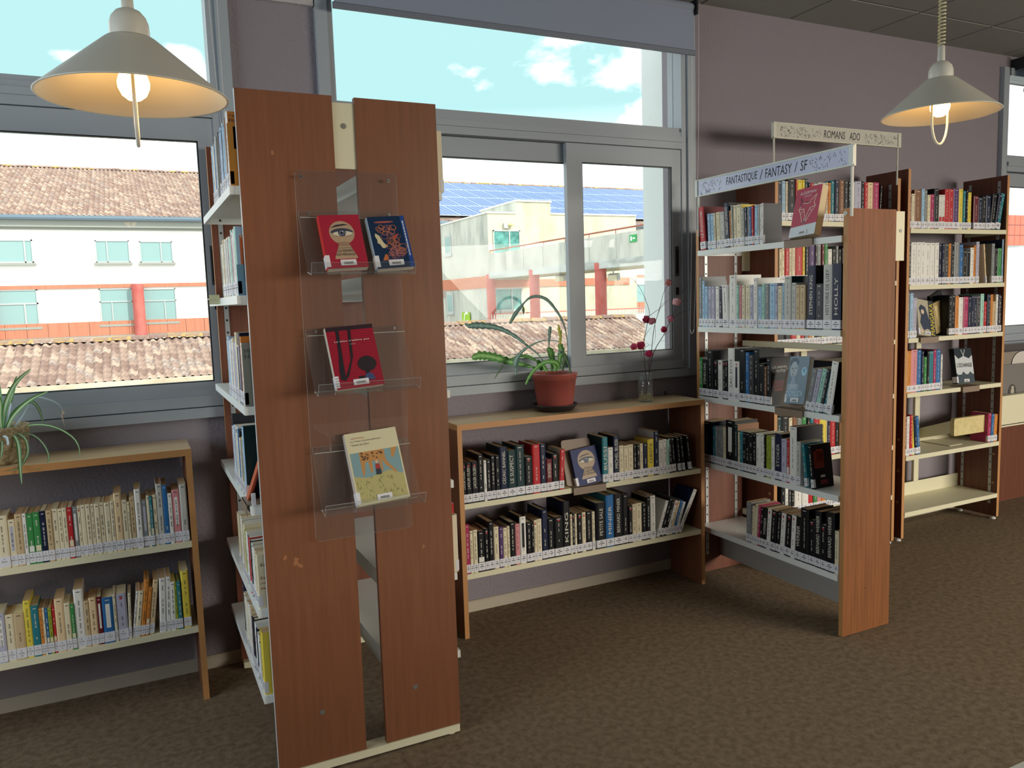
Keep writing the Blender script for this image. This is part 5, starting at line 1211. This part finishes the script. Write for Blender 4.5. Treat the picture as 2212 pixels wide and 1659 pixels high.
sl_ = [  # photo outline points, depth range, half width (m), material
    ([(0, 940), (8, 880), (30, 830), (64, 797)], 3.33, 3.36, .008, LG), ([(6, 940), (14, 890), (26, 845), (34, 812)], 3.34, 3.38, .007, LG),
    ([(8, 938), (25, 900), (60, 866), (101, 846)], 3.30, 3.28, .0075, LG), ([(12, 935), (24, 895), (60, 868), (80, 880), (92, 915)], 3.33, 3.36, .006, LD),
    ([(14, 940), (45, 900), (70, 860), (100, 862), (122, 872), (134, 886)], 3.34, 3.38, .004, LW),
    ([(10, 943), (40, 925), (75, 917), (115, 922), (152, 942), (168, 965), (170, 988)], 3.30, 3.20, .0035, LG),
    ([(12, 938), (40, 935), (70, 940), (92, 960), (103, 985), (98, 1005), (72, 1015)], 3.28, 3.18, .0032, LD),
    ([(10, 945), (24, 938), (36, 955), (40, 985), (42, 1020), (45, 1045)], 3.26, 3.14, .007, LD), ([(12, 945), (30, 935), (50, 945), (58, 965), (56, 985), (40, 1010), (17, 1018)], 3.26, 3.16, .0045, LD),
    ([(-6, 945), (-20, 890), (-30, 850), (-60, 815)], 3.33, 3.36, .008, LG), ([(-4, 945), (-2, 880), (-6, 835), (-14, 800)], 3.33, 3.36, .008, LG), ([(-8, 940), (-50, 900), (-110, 890), (-150, 930)], 3.3, 3.22, .006, LG),
    ([(-6, 945), (-30, 930), (-60, 950), (-70, 990), (-66, 1030)], 3.25, 3.14, .006, LD), ([(0, 945), (2, 955), (2, 975), (0, 990)], 3.22, 3.2, .004, LD), ([(4, 942), (12, 945), (15, 958), (14, 962)], 3.2, 3.19, .004, LW),
    ([(2, 940), (-2, 900), (-2, 870), (-10, 846)], 3.3, 3.26, .008, LG), ([(8, 935), (18, 885), (22, 870)], 3.31, 3.31, .004, LW), ([(5, 942), (12, 925), (32, 922)], 3.3, 3.3, .003, LD)]
for pts, ya, yb_, hw, lm in sl_:
    n = len(pts); P_ = [yl(p[0]+2, p[1], ya+(yb_-ya)*i/(n-1)) for i, p in enumerate(pts)]
    P_ = smooth(P_, 16); wd_ = [hw*math.sin(math.pi*(.12+.86*i/15))**.6 for i in range(16)]
    ribbon(P_, wd_, (0, -1, .25)).build('leaf', lm, SPd, True)
b = MB(); q = [yl(134, 886, 3.38), yl(138, 893, 3.38), yl(133, 897, 3.375), yl(141, 925, 3.38)]
b.tube(q, [.003, .006, .003, .0008], 5); b.build('dry_flower', mat('C9BCA8', .8), SPd)
# cactus in terracotta plastic pot
CP = rootat('leaf_cactus', 'trailing leaf cactus in reddish plastic pot on right low bookcase', 'potted plant')
CC = Vector((1.838, 3.335, .981))
b = MB(); b.lathe([(0, .006), (.083, .006), (.085, .012), (.104, .150), (.106, .150), (.108, .172), (.112, .176), (.113, .182), (.109, .183), (.106, .178), (.100, .150), (.098, .14), (0, .14)], CC, 44)
b.build('pot', mat('A4534A', .45, key='terracotta_plastic'), CP, True)
b = MB(); b.lathe([(0, .146), (.06, .150), (.1005, .146)], CC, 24); b.build('soil', mat('1E1A18', .95), CP, True)
b = MB(); b.lathe([(0, 0), (.084, 0), (.090, .004), (.108, .026), (.112, .030), (.110, .033), (.104, .030), (.087, .010), (0, .008)], CC+Vector((-.003, -.002, 0)), 44)
b.build('saucer', mat('2A2224', .45), CP, True)
CG = [mat('57904A', .5, key='cactus_green'), mat('7DB462', .5, key='cactus_rib')]; CB = [mat('5F8078', .5), mat('84A79C', .5)]; CDk = [mat('3F5A3C', .55), mat('5C7C50', .55)]; CY = [mat('A9B23C', .5), mat('C2C45A', .5)]
kc = (1000, 600, 5.531)
def kp(x, y): return (kc[0]+x/kc[2], kc[1]+y/kc[2])
st_ = [([(1240, 1000), (1252, 880), (1240, 700), (1190, 520), (1100, 370), (1000, 260), (890, 222), (800, 240), (740, 290), (690, 350), (620, 440), (560, 550)], 3.34, 3.40, [3, 3, 5, 9, 12, 14, 12, 10, 6, 12, 18, 8], CB, .05),
       ([(960, 1005), (900, 920), (780, 820), (640, 710), (500, 630), (380, 590), (250, 572), (140, 570), (70, 575), (20, 545)], 3.31, 3.37, [5, 6, 8, 14, 18, 20, 26, 26, 16, 4], CB, .08),
       ([(1150, 760), (1060, 748), (960, 752), (860, 785), (760, 840), (690, 900), (650, 960), (630, 1020), (620, 1070)], 3.33, 3.25, [3, 4, 5, 6, 9, 14, 22, 28, 14], CB, .06),
       ([(870, 1080), (760, 1050), (640, 1020), (520, 990), (400, 955), (300, 935), (200, 930), (110, 960)], 3.33, 3.28, [8, 18, 30, 38, 42, 44, 46, 20], CG, .09),
       ([(890, 1000), (830, 965), (760, 940), (680, 935), (580, 965)], 3.36, 3.42, [6, 16, 20, 16, 5], CG, .08),
       ([(1165, 1080), (1130, 1020), (1060, 1000), (980, 1010), (900, 1060), (840, 1120), (790, 1190), (750, 1275)], 3.30, 3.22, [10, 26, 24, 20, 18, 18, 16, 10], CG, .09),
       ([(1060, 1120), (1070, 1000), (1060, 930), (1040, 870), (1000, 850)], 3.35, 3.36, [10, 30, 42, 40, 12], CG, .06),
       ([(1150, 1100), (1160, 960), (1180, 880), (1160, 800), (1150, 780)], 3.34, 3.35, [12, 30, 40, 30, 6], CG, .08),
       ([(1160, 800), (1165, 700), (1150, 620), (1140, 555)], 3.345, 3.345, [14, 18, 20, 4], CY, .1), ([(1165, 800), (1172, 700), (1180, 610)], 3.35, 3.35, [8, 10, 3], CDk, .1),
       ([(1025, 850), (1030, 760), (1035, 650), (1045, 580)], 3.36, 3.37, [3, 8, 16, 12], CB, .0),
       ([(1190, 870), (1230, 950), (1270, 1060), (1290, 1150), (1315, 1225)], 3.29, 3.23, [10, 18, 12, 10, 4], CDk, .05), ([(1190, 860), (1160, 890), (1130, 910)], 3.3, 3.28, [10, 14, 5], CB, 0),
       ([(1190, 1110), (1200, 1040), (1215, 980), (1205, 900)], 3.31, 3.3, [12, 22, 24, 10], CDk, .06), ([(950, 1110), (930, 1060), (900, 1010), (880, 1000)], 3.31, 3.3, [20, 34, 30, 10], CG, .06), ([(1100, 1120), (1110, 1070), (1080, 1030)], 3.29, 3.28, [12, 30, 10], CG, .05),
       ([(1010, 1120), (980, 1080), (960, 1040)], 3.3, 3.29, [12, 28, 8], CG, .05),
       ([(340, 800), (370, 860), (420, 940)], 3.34, 3.34, [2, 5, 4], CDk, 0), ([(480, 1040), (430, 1120), (375, 1210)], 3.28, 3.26, [8, 8, 2], CDk, 0), ([(635, 1060), (632, 1110), (636, 1160)], 3.25, 3.25, [4, 10, 6], CB, 0), ([(715, 330), (722, 380), (724, 440)], 3.39, 3.39, [2, 16, 3], CDk, 0)]
for pts, ya, yb_, hw, lm, wv in st_:
    n = len(pts); P_ = [yl(*kp(*p), ya+(yb_-ya)*i/(n-1)) for i, p in enumerate(pts)]
    m = 6*n; S_ = smooth(P_, m); wd_ = []
    for i in range(m):
        t = i/(m-1)*(n-1); j = min(int(t), n-2); wd_.append((1.5 if lm is CB else 1.1)*(hw[j]+(hw[j+1]-hw[j])*(t-j))/kc[2]*.00222*(1+wv*2*math.sin(i*1.6)))
    ribbon(S_, wd_, (0, -1, .1), fold=.35).build('stem', lm, CP, True)
# dried twigs with felt flowers in a small jar
JR = rootat('twig_vase', 'glass jar of twigs with pink and red flowers on right low bookcase', 'vase')
JC = Vector((2.352, 3.308, .981))
b = MB(); b.lathe([(0, .001), (.036, .001), (.038, .004), (.038, .118), (.034, .126), (.031, .130), (.031, .142), (.033, .145), (.031, .146), (.029, .142), (.029, .130), (.035, .118), (.0355, .006), (0, .005)], JC, 32); b.build('jar', M_JAR, JR, True)
b = MB()
for k in range(150):
    a = rnd.uniform(0, 6.28); r_ = .031*math.sqrt(rnd.random()); z = rnd.uniform(.009, .042); s_ = rnd.uniform(.0025, .005); c = JC+Vector((r_*math.cos(a), r_*math.sin(a), z))
    q = [c+Vector(v)*s_ for v in ((1, 0, 0), (0, 1, 0), (-1, 0, 0), (0, -1, 0), (0, 0, .8), (0, 0, -.8))]
    b.add(q, [(0, 1, 4), (1, 2, 4), (2, 3, 4), (3, 0, 4), (1, 0, 5), (2, 1, 5), (3, 2, 5), (0, 3, 5)], rnd.choice((0, 1)))
o = b.build('gravel', [mat('D8CDA0', .8), mat('B8A878', .8)], JR); o['kind'] = 'stuff'
jc = (1340, 580, 5.35)
def jp(x, y, d=0): return on(jc[0]+x/jc[2], jc[1]+y/jc[2], 1, 3.305+d)
TWm = mat('4E4348', .8, key='twig')
tw = [([(262, 1480), (300, 1300), (290, 1180), (275, 1000), (270, 860), (300, 700), (320, 600), (335, 500), (290, 360), (240, 250), (180, 160), (120, 100)], .0022), ([(290, 1480), (330, 1250), (330, 1100), (360, 950), (380, 760), (400, 640), (430, 540), (470, 400), (500, 280), (540, 210), (590, 170)], .0022),
      ([(300, 1450), (325, 1300), (345, 1150), (370, 1020), (420, 900), (500, 770), (560, 640), (620, 510), (680, 390), (700, 300), (780, 190)], .0026), ([(240, 940), (245, 1020), (262, 1060)], .0012), ([(270, 820), (310, 740), (355, 680)], .0014),
      ([(335, 550), (400, 500), (460, 460), (530, 390), (600, 320)], .0013), ([(430, 540), (480, 420), (540, 370)], .0011), ([(620, 560), (700, 510), (780, 480), (860, 465)], .0013), ([(680, 385), (740, 365), (790, 360)], .0012),
      ([(510, 770), (550, 740), (578, 708)], .0011), ([(470, 835), (515, 836)], .0009), ([(275, 920), (320, 890), (368, 884)], .0012), ([(330, 880), (295, 850)], .0008), ([(180, 160), (178, 90)], .0009), ([(240, 300), (200, 260)], .0008), ([(330, 1180), (335, 1080), (330, 1030)], .0013), ([(400, 650), (405, 790), (385, 880)], .001), ([(580, 320), (570, 300), (545, 262)], .0008), ([(290, 370), (292, 335)], .0008)]
for k, (pts, r_) in enumerate(tw):
    off = ((k*37) % 7-3)*.006 if k > 2 else (.01, -.006, .004)[k]
    S_ = smooth([jp(p[0], p[1], off if p[1] < 1150 else off*.3) for p in pts], 5*len(pts))
    b = MB(); b.tube(S_, [r_*(1-.65*i/len(S_)) for i in range(len(S_))], 6); b.build('twig', TWm, JR, True)
fl = [(550, 165, 40, 'D98F8C'), (655, 388, 48, 'E2A6AA'), (300, 590, 44, 'B8325A'), (367, 607, 42, 'DE8E9C'), (580, 582, 38, 'E08CA4'), (500, 708, 38, 'BE2C50'), (158, 905, 38, 'D4486E'), (235, 888, 46, 'C42C58'), (325, 985, 44, 'C8305E')]
for k, (x, y, r_, c) in enumerate(fl):
    C_ = jp(x, y, (-.012, .004, .008)[k % 3]); r0 = r_/jc[2]*.00215; b = MB(); rr = random.Random(k)
    seg, ring = 12, 8
    for i in range(ring+1):
        ph_ = math.pi*i/ring
        for j in range(seg):
            th = 2*math.pi*j/seg; m = 1+.14*math.sin(3*th+i*1.1+k)+rr.uniform(-.05, .05); b.v.append(tuple(C_+Vector((math.sin(ph_)*math.cos(th)*m, math.sin(ph_)*math.sin(th)*m, math.cos(ph_)*(.95+.1*math.sin(2*th))))*r0))
    for i in range(ring):
        for j in range(seg): b.f.append((i*seg+j, i*seg+(j+1) % seg, (i+1)*seg+(j+1) % seg, (i+1)*seg+j)); b.m.append(0)
    for p in range(4):      # folded petals
        a0 = rr.uniform(0, 6.28); up = rr.uniform(-.5, .8)
        dd = Vector((math.cos(a0), math.sin(a0)*.6, up)).normalized(); sd = dd.cross(Vector((0, 0, 1))).normalized(); n_ = len(b.v); tp = dd.cross(sd)
        for i in range(5):
            for j in range(5):
                u_, v_ = (i/4-.5)*1.5, (j/4-.5)*1.5; b.v.append(tuple(C_+dd*r0*(1.12-.35*(u_*u_+v_*v_))+sd*r0*u_+tp*r0*v_))
        for i in range(4):
            for j in range(4): b.f.append((n_+i*5+j, n_+i*5+j+1, n_+i*5+5+j+1, n_+i*5+5+j)); b.m.append(0)
    b.build('flower', mat(c, .85, bump=(160.0, .8, .004), key='felt'), JR, True)
HK = rootat('wall_hook', 'tiny dark hook on the wall above the right low bookcase', 'hook')
a = on(1438, 849, 1, WY-.004); b = MB(); b.box(a.x-.006, WY-.004, a.z-.01, a.x+.006, WY, a.z+.01); b.tube([(a.x, WY-.004, a.z+.004), (a.x, WY-.014, a.z-.004), (a.x, WY-.012, a.z-.010)], .002, 6); b.build('plate', M_ALUD, HK)
# ============================================================ FAR RIGHT BROWSER BIN
BB = rootat('browser_bin', 'book browser bin marked FANTASTIQUE beside the far right bookcase', 'display bin')
gx, gy = 5.045, 3.19
bx('side_panel', M_WOODD, BB, gx, 3.40, 0.0, gx+1.3, 3.43, .66)
bx('front_tray', M_CREAM, BB, gx, gy, .60, gx+1.3, gy+.02, .735); bx('tray_rim', M_CREAM, BB, gx-.01, gy-.02, .735, gx+1.3, gy+.03, .80)
bx('tray_floor', M_CREAM, BB, gx, gy, .59, gx+1.3, 3.43, .605); bx('divider', mat('77726C', .6), BB, gx, gy+.06, .78, gx+1.3, gy+.065, .99)
bx('back_board', mat('4B4540', .6), BB, gx-.01, gy+.14, 1.075, gx+1.3, gy+.17, 1.115); bx('end_board', mat('8A8378', .6), BB, gx, gy+.10, .60, gx+.012, 3.43, 1.08)
bx('genre_card', mat('8A8072', .6), BB, gx+.005, gy+.09, .985, gx+1.29, gy+.094, 1.07)
b = MB(); cc = Vector((5.42, gy+.088, .985)); n_ = 30
q = [(cc.x+.11*math.cos(math.pi*k/n_), cc.y, cc.z+.083*math.sin(math.pi*k/n_)) for k in range(n_+1)]; b.add(q, [tuple(range(n_+1))], 0)
b.add([(p[0]*1.0+(p[0]-cc.x)*.06, p[1]+.001, cc.z+(p[2]-cc.z)*1.06) for p in q], [tuple(range(n_+1))], 1)
zz = on(2190, 803, 1, gy+.08).z; xx = on(2171, 803, 1, gy+.08).x
b.text('FANTASTIQUE', (xx, gy+.086, zz-.01), (1, 0, 0), (0, 0, 1), .02, 1, width=.165)
b.build('round_card', [mat('CFC9C0', .6), M_BLACK], BB)
for k, px_ in enumerate((2186, 2222)):
    e_ = on(px_, 845, 1, gy+.06); b = MB()
    b.add([(e_.x+.042*math.cos(a*math.pi/10), gy+.058, e_.z+.048*math.sin(a*math.pi/10)) for a in range(20)], [tuple(range(20))], 0)
    b.add([(e_.x+.018*math.cos(a*math.pi/6), gy+.057, e_.z-.004+.028*math.sin(a*math.pi/6)) for a in range(12)], [tuple(range(12))], 1)
    b.add([(e_.x+.014*math.cos(a*math.pi/6), gy+.0565, e_.z+.026+.010*math.sin(a*math.pi/6)) for a in range(12)], [tuple(range(12))], 1)
    for s_ in (-1, 1): b.quad((e_.x+s_*.004, gy+.0565, e_.z-.03), (e_.x+s_*.010, gy+.0565, e_.z-.03), (e_.x+s_*.014, gy+.0565, e_.z-.044), (e_.x+s_*.008, gy+.0565, e_.z-.044), 1)
    b.build('emblem', [mat('4A4640', .6), mat('B8B0A0', .6)], BB)
# ============================================================ TABLE CORNER
TB = rootat('reading_table', 'white table top whose corner enters the lower right edge', 'table')
bx('table_top', mat('E9E4D6', .35), TB, 1.05, -.3, .715, 2.6, .7405, .74)
for (xx, yy) in ((1.12, -.22), (2.52, -.22), (1.12, .66), (2.52, .66)):
    b = MB(); b.tube([(xx, yy, 0), (xx, yy, .715)], .018, 10); b.build('leg', M_STEEL, TB, True)
# worn marks on the brown end panel
b = MB()
for (px_, py_, s_) in ((640, 1213, 1.0), (648, 1222, .7), (615, 1205, .5), (915, 1180, .45), (588, 330, .5)):
    c = on(px_, py_, 1, PY0-.0004); n_ = 9; q = []
    for k in range(n_):
        a_ = 2*math.pi*k/n_; r_ = .012*s_*rnd.uniform(.4, 1.3); q.append((c.x+r_*math.cos(a_), PY0-.0004, c.z+r_*1.3*math.sin(a_)))
    b.add(q, [tuple(range(n_))])
b.build('tape_residue', mat('A9714E', .35), PB)
# ============================================================ give every Empty that holds world-space parts its own base point
bpy.context.view_layer.update()
for o in list(COL.objects):
    if o.type == 'EMPTY' and o.parent is None and o.location.length < 1e-9 and o.children:
        lo = Vector((1e9,)*3); hi = -lo
        def walk(c):
            global lo, hi
            if c.type == 'MESH':
                for v in c.bound_box:
                    p = c.matrix_world @ Vector(v)
                    lo = Vector(map(min, lo, p)); hi = Vector(map(max, hi, p))
            for d in c.children: walk(d)
        walk(o)
        base = Vector(((lo.x+hi.x)/2, (lo.y+hi.y)/2, lo.z))
        o.location = base
        for c in o.children: c.location = c.location-base
print('objects', len(COL.objects), 'books', BN[0])
